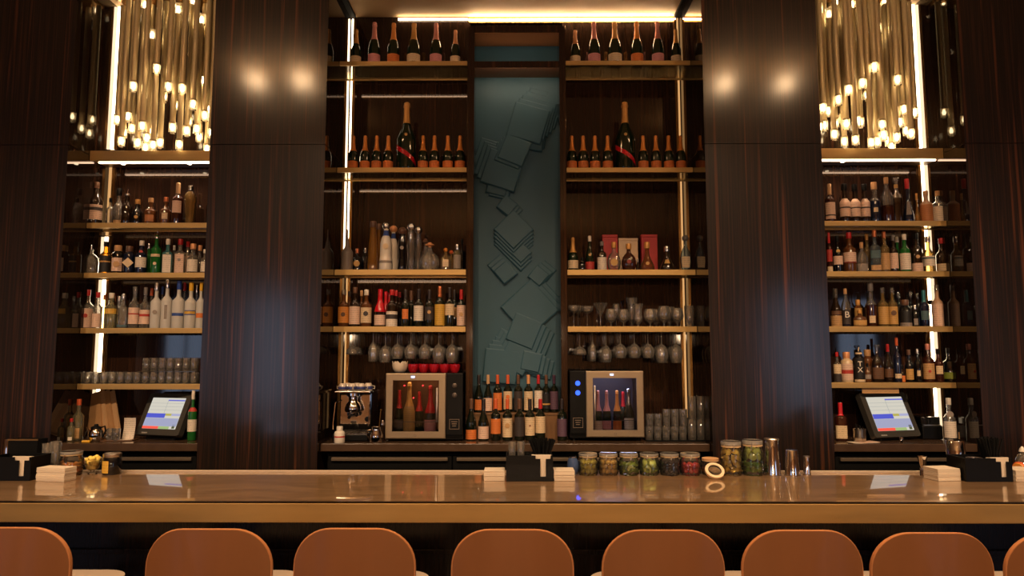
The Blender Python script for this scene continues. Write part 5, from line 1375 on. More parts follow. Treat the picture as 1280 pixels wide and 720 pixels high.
bottle(82.5, 10, 29, 'sp', 'pale', Yc + .02, ZB + .0006, 'short syrup bottle with red lid, leftmost on the far-left counter', 'bottle', 'syrup bottles', cap='red')
bottle(88.8, 8.6, 28, 'sp', 'pale', Yc - .075, ZB + .0006, 'short syrup bottle with red lid, front one beside tall syrup bottle', 'bottle', 'syrup bottles', cap='red', lab=(.06, .2, 'white', 30))
cr = thing('coffee_creamer', 'small round steel pot with black lid before the menus', 'pot', (P(119.8, 545, 4.87).x, 4.87, ZB + .0006))
bm = bmesh.new(); lathe(bm, [(0, 0), (.030, 0), (.044, .014), (.050, .04), (.046, .066), (.032, .086), (0, .086)], 24); part('pot_body', bm, CHROME, cr)
bm = bmesh.new(); lathe(bm, [(0, .0865), (.034, .0865), (.032, .098), (.014, .104), (.012, .116), (0, .118)], 20); part('lid', bm, BLACK, cr)
bm = bmesh.new(); tube(bm, [(.030, 0, .092), (.058, 0, .102), (.066, 0, .070), (.046, 0, .03)], .006, 8); part('handle', bm, BLACK, cr)
bm = bmesh.new(); tube(bm, [(-.040, 0, .058), (-.058, 0, .084), (-.062, 0, .096)], .009, 8, True, .006); part('spout', bm, CHROME, cr)
for i, x in enumerate((137.5, 146)):
    single('shot_glass', vessel('tumbler', M(8.3, 4.9) / 2, M(15, 4.9)), GLASS, ('small clear glass beside the steel pot', 'small clear glass beside the standing receipt')[i], 'glass', (P(x, 545, 4.89).x, 4.89, ZB + .0006), 0)
rc = thing('receipt_stand', 'standing curled white receipt slip left of the till', 'receipt', (P(159.3, 540, 4.93).x, 4.93, ZB + .0078))
bm = bmesh.new()
rows = []
for k in range(9):
    u = k / 8
    rows.append([bm.verts.new((xx - .004 + .01 * u, .010 * math.sin(u * 3) + .012 * (xx / .04) ** 2 + yy, u * .145)) for yy in (0, .002) for xx in (-.040, -.02, 0, .02, .040)])
for p, q in zip(rows, rows[1:]):
    for s in (0, 5):
        for k in range(4): bm.faces.new((p[s + k], p[s + k + 1], q[s + k + 1], q[s + k]))
    for k in (0, 4): bm.faces.new((p[k], p[k + 5], q[k + 5], q[k]))
for rw_ in (rows[0], rows[-1]):
    for k in range(4): bm.faces.new((rw_[k], rw_[k + 1], rw_[k + 6], rw_[k + 5]))
part('paper', bm, LAB['white'], rc)
fl = thing('bill_tray', 'flat brown tray with white slips before the till in far-left bay', 'tray', (P(147, 550, 4.93).x, 4.925, ZB + .0006), .1)
part('tray_base', bbox(-.13, .12, -.055, .065, 0, .006, .002), dkb, fl)
part('slip', bbox(.02, .10, -.045, .0, .0063, .0072), LAB['white'], fl)
for o in (fl,): pass
ys = single('yellow_packet', bbox(-.026, .026, -.016, .016, 0, .014, .004), CAPS['yellow'], 'small yellow packet lying before the steel pot', 'packet', (P(108, 552, 4.81).x, 4.81, ZB + .0006), .2)
bottle(240.5, 10.5, 61, 'tall', 'green', 4.93, ZB + .0006, 'green bottle with white label between the till and the column', 'bottle', None, lab=(.18, .42, 'white', 76), cap='white', lab2=(.58, .66, 'red', 170))
# ---- far-right counter
bottle(1051, 13, 46, 'sq', 'ruby', 4.95, ZB + .0006, 'amber bottle with red wax neck and cream label beside the right column', 'bottle', None, lab=(.06, .40, 'cream', 60), foil=(.66, 'redwax'))
mug = thing('steel_tumbler', 'dented steel tumbler holding short straws, left of the right till', 'tumbler', (P(1074.5, 545, 4.88).x, 4.88, ZB + .0022))
bm = bmesh.new(); lathe(bm, [(0, 0), (.034, 0), (.038, .004), (.042, .03), (.040, .06), (.042, .086), (.040, .086), (.038, .06), (.039, .03), (0, .004)], 22); part('cup_body', bm, STEEL, mug)
for k in range(5):
    bm = bmesh.new(); tube(bm, [(-.015 + .008 * k, .004 * (k % 2), .006), (-.024 + .012 * k, .01 * (k % 2), .118 - .004 * k)], .003, 6); part('straw', bm, BLACK, mug)
pp = thing('paper_slip', 'white paper slips lying left of the right till', 'paper', (P(1078, 552, 4.84).x, 4.845, ZB + .0004), .2)
part('sheet', bbox(-.085, .10, -.05, .05, 0, .0006), LAB['white'], pp)
part('sheet', bbox(-.03, .13, -.045, .03, .0008, .0014), LAB['pinkwhite'], pp, rot=(0, 0, .3))
nt_ = single('paper_sign', bbox(-.128, .128, 0, .002, -.02, .02), LAB['tan'], 'pale paper strip fixed below the lowest shelf, above the right till', 'sign', (P(1100.5, 488, DS + .02).x, DS + .018, PZ(488, DS + .018)))
pr = thing('receipt_printer', 'black receipt printer between the till and the light strip, far-right bay', 'printer', (P(1166, 535, 5.0).x, 5.07, ZB + .0006), 0)
part('body', bbox(-.072, .072, -.07, .11, 0, PZ(533, 4.94) - ZB, .008), BLACK, pr)
part('lid', bbox(-.068, .068, -.05, .105, PZ(533, 4.94) - ZB + .0005, PZ(522, 4.94) - ZB, .01), BLACKG, pr)
part('paper_slot', bbox(-.06, .06, -.066, -.052, PZ(533, 4.94) - ZB + .0005, PZ(533, 4.94) - ZB + .006), STEEL, pr)
bottle(1187, 13.5, 52, 'bulge', 'clear', 4.93, ZB + .0006, 'clear bottle with tall white label in front of the right light strip', 'bottle', None, lab=(.08, .46, 'white', 75), cap='white', seal=(.62, .6, 'grey'))
bottle(1193, 11, 46, 'sp', 'ruby', 5.04, ZB + .0006, 'dark bottle behind the clear white-labelled bottle, far-right counter', 'bottle', None, cap='brown')
bottle(1201.5, 7, 20, 'mini', 'dark', 4.96, ZB + .0006, 'miniature dark bottle at the right end of the far-right counter', 'bottle', None, cap='black', lab=(.08, .5, 'tan', 70))
ss = single('salt_shaker', vessel('tumbler', .011, .04), CHROME, 'tiny steel cup at the front of the far-right counter', 'cup', (P(1127, 553, 4.79).x, 4.79, ZB + .0006))

# ================================================================== on the bar
YJ = 3.67
ZJ = ZC + .0009
def pile(n, R, Hh, r, rng, squash=1.0, el=1.0):
    """fruit pieces heaped inside a jar: positions only"""
    out = []
    lay = max(1, int(Hh / (r * 1.75)))
    for l in range(lay):
        k = max(3, int(2 * PI * (R - r) / (r * 2.05)))
        for j in range(k):
            a = 2 * PI * (j + .5 * (l % 2)) / k + rng.uniform(-.1, .1)
            out.append(((R - r) * math.cos(a), (R - r) * math.sin(a), r + l * r * 1.75, a))
        if R > 3 * r:
            for j in range(3): out.append(((R - 3 * r) * math.cos(2.1 * j + l), (R - 3 * r) * math.sin(2.1 * j + l), r + l * r * 1.75, j))
    return out[:n]
JARG = thin_glass('jar_glass', (.98, .985, .97, 1), 1.5, .03, (.8, .8, .7, 1), .03)
LIDG = thin_glass('lid_glass', (.96, .95, .90, 1), 1.8, .42, (.90, .84, .74, 1), .05)
FRUIT = {
    'green olive': (pm('olive_green', lin(196, 182, 78), .3, coat=.4, var=.2, vscale=(30, 30, 30)), .0125, 'ball'),
    'brown olive': (pm('olive_brown', lin(212, 172, 88), .3, coat=.4, var=.2, vscale=(30, 30, 30)), .0125, 'ball'),
    'lime wedge': (pm('lime_dark', lin(130, 152, 50), .35, coat=.4, var=.35, vscale=(30, 30, 30)), .0155, 'wedge'),
    'lime slice': (pm('lime_pale', lin(196, 212, 110), .35, coat=.4, var=.3, vscale=(40, 40, 40)), .0175, 'slice'),
    'blackberry': (pm('berry_black', lin(44, 32, 34), .3, coat=.5, var=.4, vscale=(60, 60, 60)), .0125, 'ball'),
    'cherry': (pm('cherry_red', lin(214, 58, 54), .25, coat=.5, var=.2, vscale=(30, 30, 30)), .0145, 'ball'),
    'orange piece': (pm('orange_flesh', lin(238, 156, 66), .4, coat=.3, var=.2, vscale=(30, 30, 30)), .015, 'wedge'),
    'lemon piece': (pm('lemon_flesh', lin(246, 206, 96), .4, coat=.3, var=.2, vscale=(30, 30, 30)), .017, 'wedge'),
    'mint and lime': (pm('mint_green', lin(112, 160, 56), .45, var=.4, vscale=(60, 60, 60)), .015, 'leafy'),
}
def fruit_mesh(shape, r):
    k = ('fr', shape, r)
    if k in GM: return GM[k]
    bm = bmesh.new()
    if shape == 'ball':
        bmesh.ops.create_uvsphere(bm, u_segments=12, v_segments=8, radius=r)
        for v in bm.verts: v.co.z *= .92
    elif shape == 'wedge':
        n = 9
        for s in (0,):
            rim = [(r * 1.25 * math.cos(PI * k2 / n), r * 1.25 * math.sin(PI * k2 / n)) for k2 in range(n + 1)]
            prism(bm, [(p - 0, q - r * .5) for p, q in rim], -r * .55, r * .55)
        bmesh.ops.bevel(bm, geom=list(bm.edges), offset=r * .12, segments=1, affect='EDGES')
    elif shape == 'slice':
        lathe(bm, [(0, -.004), (r * .9, -.004), (r, -.002), (r, .002), (r * .9, .004), (0, .004)], 16)
        bmesh.ops.rotate(bm, verts=bm.verts, matrix=Matrix.Rotation(PI / 2, 3, 'X'))
    else:
        for j in range(5):
            a = 2 * PI * j / 5
            c = Vector((math.cos(a) * r * .5, math.sin(a) * r * .5, 0)); u = Vector((math.cos(a), math.sin(a), .4)); v_ = Vector((-math.sin(a), math.cos(a), 0))
            pts = [bm.verts.new(c - u * r * .6), bm.verts.new(c + v_ * r * .5 + Vector((0, 0, .002))), bm.verts.new(c + u * r * .9), bm.verts.new(c - v_ * r * .5 + Vector((0, 0, .002)))]
            low = [bm.verts.new(p.co - Vector((0, 0, .003))) for p in pts]
            bm.faces.new(pts); bm.faces.new(list(reversed(low)))
            for q in range(4): bm.faces.new((pts[q], pts[(q + 1) % 4], low[(q + 1) % 4], low[q]))
    GM[k] = fin(bm, 'fruit', 50)
    return GM[k]
def jar(x, w, ytop, ybase, Y, label, kinds, lidmat='clear', group='preserving jars on the bar', lid=True):
    R = M(w, Y) / 2; Hh = PZ(ytop, Y) - ZJ; X = P(x, (ytop + ybase) / 2, Y).x
    t = thing('preserving_jar', label, 'jar', (X, Y, ZJ), -PI / 2 + random.uniform(-.4, .4), group)
    bm = bmesh.new()
    lathe(bm, [(0, .004), (R * .8, .004), (R * .9, 0), (R * .98, .008), (R, .018), (R, Hh * .66), (R * .9, Hh * .76), (R * .86, Hh * .82)], 26)
    part('jar_glass', bm, JARG, t)
    bm = bmesh.new()
    if lid:
        if lidmat == 'clear':
            lathe(bm, [(0, Hh * .985), (R * .7, Hh * .985), (R * .93, Hh), (R * .98, Hh * .97), (R * .97, Hh * .89), (R * .90, Hh * .885), (R * .88, Hh * .94), (0, Hh * .95)], 26)
            part('lid', bm, LIDG, t, label='domed glass lid')
        else:
            lathe(bm, [(0, Hh * .80), (R * .84, Hh * .80), (R * .90, Hh * .84), (R * .92, Hh * .98), (R * .88, Hh), (0, Hh)], 26)
            part('lid', bm, CAPS['cork'], t, label='wooden lid')
        bm = bmesh.new(); lathe(bm, [(R * .885, Hh * .83), (R * .93, Hh * .83), (R * .93, Hh * .875), (R * .885, Hh * .875), (R * .885, Hh * .83)], 26); part('rubber_ring', bm, pm('rubber_ring', lin(200, 170, 130), .5), t)
        if lidmat == 'clear':
            bm = bmesh.new(); tube(bm, [(R * .93, -.004, Hh * .80), (R * 1.05, -.004, Hh * .72), (R * 1.06, 0, Hh * .86), (R * .96, 0, Hh * .93)], .0018, 6); part('wire_clasp', bm, STEEL, t)
    rng = random.Random(int(x))
    i = 0
    for (kname, hmax, count) in kinds:
        mat, r, shape = FRUIT[kname]
        h0, h1 = hmax
        for (px, py, pz, a) in pile(count, R * .93, (h1 - h0) * Hh, r, rng):
            part(kname.replace(' ', '_'), fruit_mesh(shape, r), mat, t, (px, py, .008 + h0 * Hh + pz * .98), (rng.uniform(-.6, .6), rng.uniform(-.6, .6), a + rng.uniform(-.5, .5)) if shape != 'slice' else (rng.uniform(-.3, .3), 0, a + PI / 2))
    return t
jar(735, 24, 566, 593.5, YJ, 'squat jar of green olives, leftmost of the jar row', [('green olive', (0, .66), 60)])
jar(760.4, 24, 566, 593.5, YJ, 'squat jar of brown olives, second in the jar row', [('brown olive', (0, .66), 60)])
jar(786, 24, 566, 593.5, YJ, 'squat jar of dark green lime wedges', [('lime wedge', (0, .66), 40), ('lime slice', (.1, .5), 3)])
jar(811.5, 24, 566, 593.5, YJ, 'squat jar of pale lime slices', [('lime slice', (.04, .66), 20), ('lime wedge', (0, .4), 8)])
jar(837, 24, 566, 593.5, YJ, 'squat jar of black berries', [('blackberry', (0, .62), 50)])
jar(862.7, 25, 566, 593.5, YJ, 'squat jar of red cherries', [('cherry', (0, .62), 45)])
jar(888, 22, 572, 593.5, YJ + .01, 'smallest jar, with a wooden lid and orange pieces', [('orange piece', (0, .6), 24)], 'wood')
jar(914, 25.4, 551, 593.5, YJ, 'tall jar of yellow lemon pieces', [('lemon piece', (0, .72), 70)])
jar(941, 25.4, 549.5, 593.5, YJ, 'tall jar of mint and lime slices', [('mint and lime', (0, .36), 26), ('lime wedge', (.05, .3), 10), ('lime slice', (.38, .74), 16)])
bl = thing('blue_votive', 'round blue glass cup left of the green olive jar', 'cup', (P(716, 583, YJ).x, YJ - .005, ZJ))
bm = bmesh.new(); rb = M(15, YJ) / 2
lathe(bm, [(0, 0), (rb * .5, 0), (rb * .9, .02), (rb, .045), (rb * .85, .072), (rb * .6, .086), (rb * .56, .086), (rb * .8, .07), (rb * .94, .045), (rb * .84, .022), (0, .006)], 14); part('cup_body', bm, pm('glass_blue_grey', lin(96, 120, 168), .05, trans=.6), bl)
bm = bmesh.new(); lathe(bm, [(rb * .58, .0865), (rb * .64, .0865), (rb * .64, .091), (rb * .56, .091), (rb * .58, .0865)], 14); part('rim', bm, CHROME, bl)
ld = thing('jar_lid', 'loose round glass jar lid with pale rim leaning before the wooden-lidded jar', 'lid', (P(893.6, 600, YJ - .105).x, YJ - .105, ZC + .0009))
Rl = .047
bm = bmesh.new(); lathe(bm, [(Rl * .70, -.006), (Rl, -.006), (Rl, .006), (Rl * .70, .006), (Rl * .70, -.006)], 30)
me = fin(bm, 'ring', 40); me.transform(Matrix.Translation((0, 0, .0325)) @ Matrix.Rotation(.72, 4, 'X') ); zmin = min(v.co.z for v in me.vertices); me.transform(Matrix.Translation((0, 0, -zmin))); part('ring', me, CAPS['cream'], ld)
bm = bmesh.new(); lathe(bm, [(0, -.002), (Rl * .69, -.002), (Rl * .69, .002), (0, .004)], 30)
me = fin(bm, 'glass_disc', 40); me.transform(Matrix.Translation((0, 0, .0325 - zmin)) @ Matrix.Rotation(.72, 4, 'X')); part('glass_disc', me, JARG, ld)
# shaker tins
def tin(x, w0, w1, ytop, ybase, Y, label, flange=False):
    Hh = PZ(ytop, Y) - ZJ; R0, R1 = M(w0, Y) / 2, M(w1, Y) / 2
    t = thing('shaker_tin', label, 'cocktail shaker', (P(x, (ytop + ybase) / 2, Y).x, Y, ZJ), 0, 'steel tins on the bar')
    bm = bmesh.new(); lathe(bm, [(R0, 0), (R0 * 1.0, .003), (R0 * .985, .006), (R1 * 1.02, Hh * .72), (R1, Hh * .73), (R1 * .96, Hh - .003), (R1 * .9, Hh), (0, Hh)], 28); part('tin_body', bm, CHROME, t)
    bm = bmesh.new(); lathe(bm, [(R0, .0005), (R0 + .002, .0005), (R0 + .002, .004), (R0, .004), (R0, .0005)], 28); part('rolled_rim', bm, STEEL, t)
    if flange:
        bm = bmesh.new(); lathe(bm, [(0, Hh + .0003), (R1 * 1.08, Hh + .0003), (R1 * 1.12, Hh + .004), (R1 * 1.05, Hh + .008), (0, Hh + .008)], 28); part('end_cap', bm, STEEL, t)
tin(965, 20, 16, 549.5, 593, YJ, 'tall inverted steel shaker tin right of the mint jar', True)
tin(990, 18, 14.5, 562, 594, YJ - .01, 'shorter inverted steel shaker tin, middle of the three tins')
tin(1008.5, 9.5, 7, 571.5, 593, YJ + .01, 'small slim steel tin at the right end of the jar row', True)
jt = thing('jigger', 'small steel measuring jigger left of the right napkin stack', 'jigger', (P(1153.5, 585, YJ - .02).x, YJ - .02, ZJ))
bm = bmesh.new(); lathe(bm, [(0, .002), (.012, 0), (.018, 0), (.012, .03), (.011, .034), (.016, .06), (.024, .096), (.0225, .096), (.014, .06), (.006, .045), (0, .045)], 22); part('jigger_cups', bm, CHROME, jt)
bm = bmesh.new(); lathe(bm, [(.0115, .029), (.0135, .029), (.0135, .037), (.0115, .037), (.0115, .029)], 22); part('waist_band', bm, STEEL, jt)
# bar caddies
NAP = pm('napkin_paper', lin(208, 192, 170), .8)
def caddy(x0, x1, ytop, ybase, Y, label, tslot, straws, group='bar caddies'):
    Xa, Xb = P(x0, ybase, Y).x, P(x1, ybase, Y).x; cx = (Xa + Xb) / 2; hw = (Xb - Xa) / 2; Hh = PZ(ytop, Y) - ZJ; dp = .15
    t = thing('bar_caddy', label, 'caddy', (cx, Y, ZJ), 0, group)
    sx = (P(tslot, ybase, Y).x - cx); sw, tw = .013, .036
    # front wall with its T-shaped cut-out is one sheet
    bm = bmesh.new()
    zt_ = Hh
    for (a0, a1, e0, e1) in ((-hw, sx - sw, 0, Hh - .016), (sx + sw, hw, 0, Hh - .016), (sx - sw, sx + sw, 0, .022), (-hw, sx - tw, Hh - .016, Hh), (sx + tw, hw, Hh - .016, Hh)):
        if a1 - a0 > .002: box(bm, a0, a1, 0, .005, e0, e1)
    bmesh.ops.remove_doubles(bm, verts=bm.verts, dist=.0001)
    part('front_wall', bm, BLACK, t)
    part('rear_wall', bbox(-hw, hw, dp - .005, dp, 0, Hh), BLACK, t)
    for s in (-1, 1): part('side_wall', bbox(s * hw - (.005 if s > 0 else 0), s * hw + (0 if s > 0 else .005), .0051, dp - .0051, 0, Hh), BLACK, t)
    part('floor_plate', bbox(-hw + .0051, hw - .0051, .0051, dp - .0051, 0, .006), BLACK, t)
    part('divider', bbox(sx - .065, sx - .060, .0051, dp - .0051, .0061, Hh - .01), BLACK, t)
    return t, cx, sx, hw, Hh
def napkin_block(cd, label, Y):
    t, cx, sx, hw, Hh = cd
    w = .055
    n = thing('napkin_stack', label, 'napkins', (cx + sx, Y + .012, ZJ + .0068))
    x1 = min(w, hw - sx - .007)
    for k in range(6): part('napkin', bbox(-w, x1, k * .006, k * .006 + .0055, 0, Hh - .004 - .001 * k, .001), NAP, n)
def straws(cd, label, Y, xa, xb, ytop, col=BLACKM, n=60):
    t, cx, sx, hw, Hh = cd
    Xa, Xb = P(xa, 560, Y + .1).x, P(xb, 560, Y + .1).x
    c = (Xa + Xb) / 2; s = thing('straw_bundle', label, 'straws', (c, Y + .1, ZJ + .0088), 0)
    zt_ = PZ(ytop, Y + .1) - ZJ - .007; hw2 = (Xb - Xa) / 2
    rng = random.Random(3)
    for k in range(n):
        u = -1 + 2 * k / (n - 1); yy = rng.uniform(-.035, .035)
        bm = bmesh.new(); tube(bm, [(u * hw2 * .26, yy * .8, 0), (u * hw2 * .54, yy * .9, zt_ * .62), (u * hw2 * .92, yy, zt_ + rng.uniform(-.012, .003))], .0042, 6); part('straw', bm, col, s)
YCa = 3.47
cd = caddy(632.5, 691.3, 569.5, 600.5, YCa, 'black bar caddy with glasses and straws at the middle of the bar', 679, None)
napkin_block(cd, 'white napkins showing through the slot of the middle caddy', YCa)
straws(cd, 'fan of black straws standing in the middle caddy', YCa, 660, 695, 548.8)
for i, x in enumerate((640, 651)):
    Y = YCa + .085
    single('shot_glass', vessel('tumbler', M(9.2, Y) / 2, PZ(552.5, Y) - ZJ - .075), GLASS, ('clear glass standing left in the middle caddy', 'clear glass standing right in the middle caddy')[i], 'glass', (P(x, 560, Y).x, Y, ZJ + .0752))
t_ = cd[0]
part('raised_tray', bbox(-cd[3] + .0055, cd[2] - .0655, .0056, .1444, .066, .0745), BLACK, t_)
def stack(name, xa, xb, ytop, ybase, Y, label, yaw=0, dp=.11):
    Xa, Xb = P(xa, ybase, Y).x, P(xb, ybase, Y).x
    t = thing('napkin_stack', label, 'napkins', ((Xa + Xb) / 2, Y + dp / 2, ZJ), yaw, 'napkin stacks on the bar')
    hw = (Xb - Xa) / 2; Hh = PZ(ytop, Y) - ZJ; n = 9; rng = random.Random(int(xa))
    for k in range(n):
        jx, jy = rng.uniform(-.0015, .0015), rng.uniform(-.002, .002)
        part('napkin', bbox(-hw + jx, hw + jx, -dp / 2 + jy, dp / 2 + jy, Hh * k / n, Hh * (k + .94) / n, .0008), NAP, t)
stack('n', 605, 631, 588.5, 600, YCa + .01, 'stack of white napkins left of the middle caddy')
stack('n', 692.5, 718.5, 588.5, 600, YCa + .01, 'stack of white napkins right of the middle caddy')
stack('n', 1170, 1201, 585.5, 599, YCa + .02, 'stack of white napkins left of the right caddy', .14, .10)
stack('n', 44, 84, 585.5, 599.5, YCa - .02, 'stack of white napkins right of the left caddy', -.16, .075)
stack('n', 1269, 1300, 587, 600.5, YCa, 'stack of white napkins at the far right end of the bar', .05, .12)
cd2 = caddy(-18, 37, 572, 600, YCa, 'black bar caddy with slot at the far left end of the bar', 25.5, None)
napkin_block(cd2, 'white napkins showing through the slot of the left caddy', YCa)
bx = thing('straw_box', 'black open box holding a shaker tin behind the left caddy', 'box', (P(33, 560, 3.67).x, 3.68, ZJ))
hw_ = M(36, 3.70) / 2; hh_ = PZ(548, 3.70) - ZJ
part('box_front', bbox(-hw_, hw_, -.04, -.036, 0, hh_), BLACKM, bx); part('box_back', bbox(-hw_, hw_, .036, .04, 0, hh_), BLACKM, bx)
part('box_side', bbox(-hw_, -hw_ + .004, -.0355, .0355, 0, hh_), BLACKM, bx); part('box_side', bbox(hw_ - .004, hw_, -.0355, .0355, 0, hh_), BLACKM, bx)
part('box_floor', bbox(-hw_ + .0045, hw_ - .0045, -.0355, .0355, 0, .004), BLACKM, bx); part('rim_trim', bbox(-hw_ - .002, hw_ + .002, -.042, -.0402, hh_ - .006, hh_ + .002), BRASS, bx)
tin(11, 11, 12, 549, 585, 3.68, 'steel tin at far left beside the black box')
for i, (x, yt, w) in enumerate(((58.5, 555, 12), (69, 552.5, 13))):
    Y = 3.685
    single('mixing_glass', vessel('cut', M(w, Y) / 2, PZ(yt, Y) - ZJ), GLASS, ('cut mixing glass beside the black box', 'cut mixing glass beside the orange fruit jar')[i], 'glass', (P(x, 570, Y).x, Y, ZJ))
jar(89, 26, 564, 592.5, YJ - .02, 'squat jar of orange fruit pieces right of the left napkin stack', [('orange piece', (0, .55), 40)])
yb_ = thing('snack_bowl', 'small stemmed glass heaped with yellow lemon pieces', 'bowl', (P(116, 580, YJ).x, YJ, ZJ))
Rb = M(20.5, YJ) / 2
bm = bmesh.new(); lathe(bm, [(0, 0), (Rb * .5, 0), (Rb * .52, .005), (Rb * .2, .012), (Rb * .25, .018), (Rb * .7, .028), (Rb * .96, .055), (Rb, .082)], 24); part('bowl_glass', bm, JARG, yb_)
rng = random.Random(5)
for k in range(34):
    u = rng.random(); a = rng.uniform(0, 2 * PI); zz = .034 + .052 * (k / 34); rr = Rb * (.30 + .5 * min(1, (zz - .02) / .05)) * math.sqrt(u) * (1 if zz < .07 else .8)
    part('lemon_piece', fruit_mesh('ball', .0125), FRUIT['lemon piece'][0], yb_, (rr * math.cos(a), rr * math.sin(a), zz), (rng.uniform(-1, 1), rng.uniform(-1, 1), a))
dj = thing('spice_jar', 'dark glass jar with silver lid and yellow label', 'jar', (P(140, 580, YJ).x, YJ, ZJ), .15)
Rj = M(21, YJ) / 2; hj = PZ(566.5, YJ) - ZJ
bm = bmesh.new(); lathe(bm, [(0, 0), (Rj * .92, 0), (Rj, .006), (Rj, hj * .76), (Rj * .9, hj * .82), (0, hj * .82)], 24); part('jar_body', bm, G['black'], dj)
bm = bmesh.new(); lathe(bm, [(0, hj * .825), (Rj * .96, hj * .825), (Rj * .98, hj * .84), (Rj * .98, hj * .98), (Rj * .9, hj), (0, hj)], 28); part('lid', bm, STEEL, dj)
bm = bmesh.new(); rows = []
for z in (.010, hj * .66):
    rows.append([bm.verts.new(((Rj + .001) * math.cos(a), (Rj + .001) * math.sin(a), z)) for a in [math.radians(d) for d in range(-150, -84, 6)]])
for k in range(len(rows[0]) - 1): bm.faces.new((rows[0][k], rows[0][k + 1], rows[1][k + 1], rows[1][k]))
part('label', bm, LAB['yellow'], dj)
cd3 = caddy(1208, 1266.5, 572.5, 599.5, YCa, 'black bar caddy with slot and straws near the right end of the bar', 1256, None)
napkin_block(cd3, 'white napkins showing through the slot of the right caddy', YCa)
straws(cd3, 'bundle of black straws standing in the right caddy', YCa, 1224, 1249, 547, BLACKM, 60)
part('raised_tray', bbox(-cd3[3] + .0055, cd3[2] - .0655, .0056, .1444, .050, .058), BLACK, cd3[0])
st_ = thing('steel_cup', 'small polished steel cup in the right caddy', 'cup', (cd3[1] - .040, YCa + .045, ZJ + .0598))
bm = bmesh.new(); lathe(bm, [(0, 0), (.026, 0), (.032, .006), (.034, .046), (.032, .046), (.030, .008), (0, .004)], 22); part('cup_body', bm, CHROME, st_)
bm = bmesh.new(); lathe(bm, [(.034, .0445), (.0358, .0445), (.0358, .048), (.034, .048), (.034, .0445)], 22); part('rim', bm, STEEL, st_)
tin(1195, 16, 21, 550, 592, 3.67, 'upright steel shaker tin left of the right caddy')
oj = thing('sauce_bottle', 'clear bottle with orange side partly cut by the right picture edge', 'bottle', (P(1279, 580, 3.67).x, 3.67, ZJ))
bm = bmesh.new(); lathe(bm, [(0, 0), (.030, 0), (.034, .006), (.034, .075), (.022, .10), (.014, .106), (.014, .116), (0, .116)], 20); part('bottle_body', bm, G['clear'], oj)
bm = bmesh.new(); lathe(bm, [(0, .1165), (.016, .1165), (.012, .13), (.004, .142), (0, .143)], 16); part('nozzle', bm, CAPS['white'], oj)
og = thing('orange_half', 'orange citrus half standing beside the right caddy', 'fruit', (P(1270, 585, 3.64).x, 3.62, ZJ + .0362), .4)
bm = bmesh.new(); lathe(bm, [(0, -.0012), (.031, -.0012), (.034, .0), (.036, .006), (.033, .02), (.022, .032), (0, .036)], 22); me = fin(bm, 'peel', 50); me.transform(Matrix.Rotation(PI / 2 - .1, 4, 'Y')); part('peel', me, CAPS['orangecap'], og)
bm = bmesh.new(); lathe(bm, [(0, -.004), (.029, -.004), (.031, -.0014), (0, -.0014)], 22); me = fin(bm, 'flesh', 50); me.transform(Matrix.Rotation(PI / 2 - .1, 4, 'Y')); part('flesh', me, FRUIT['orange piece'][0], og)
# a shallow glass bowl standing at the left middle of the bar would be a mirror image only: nothing stands there

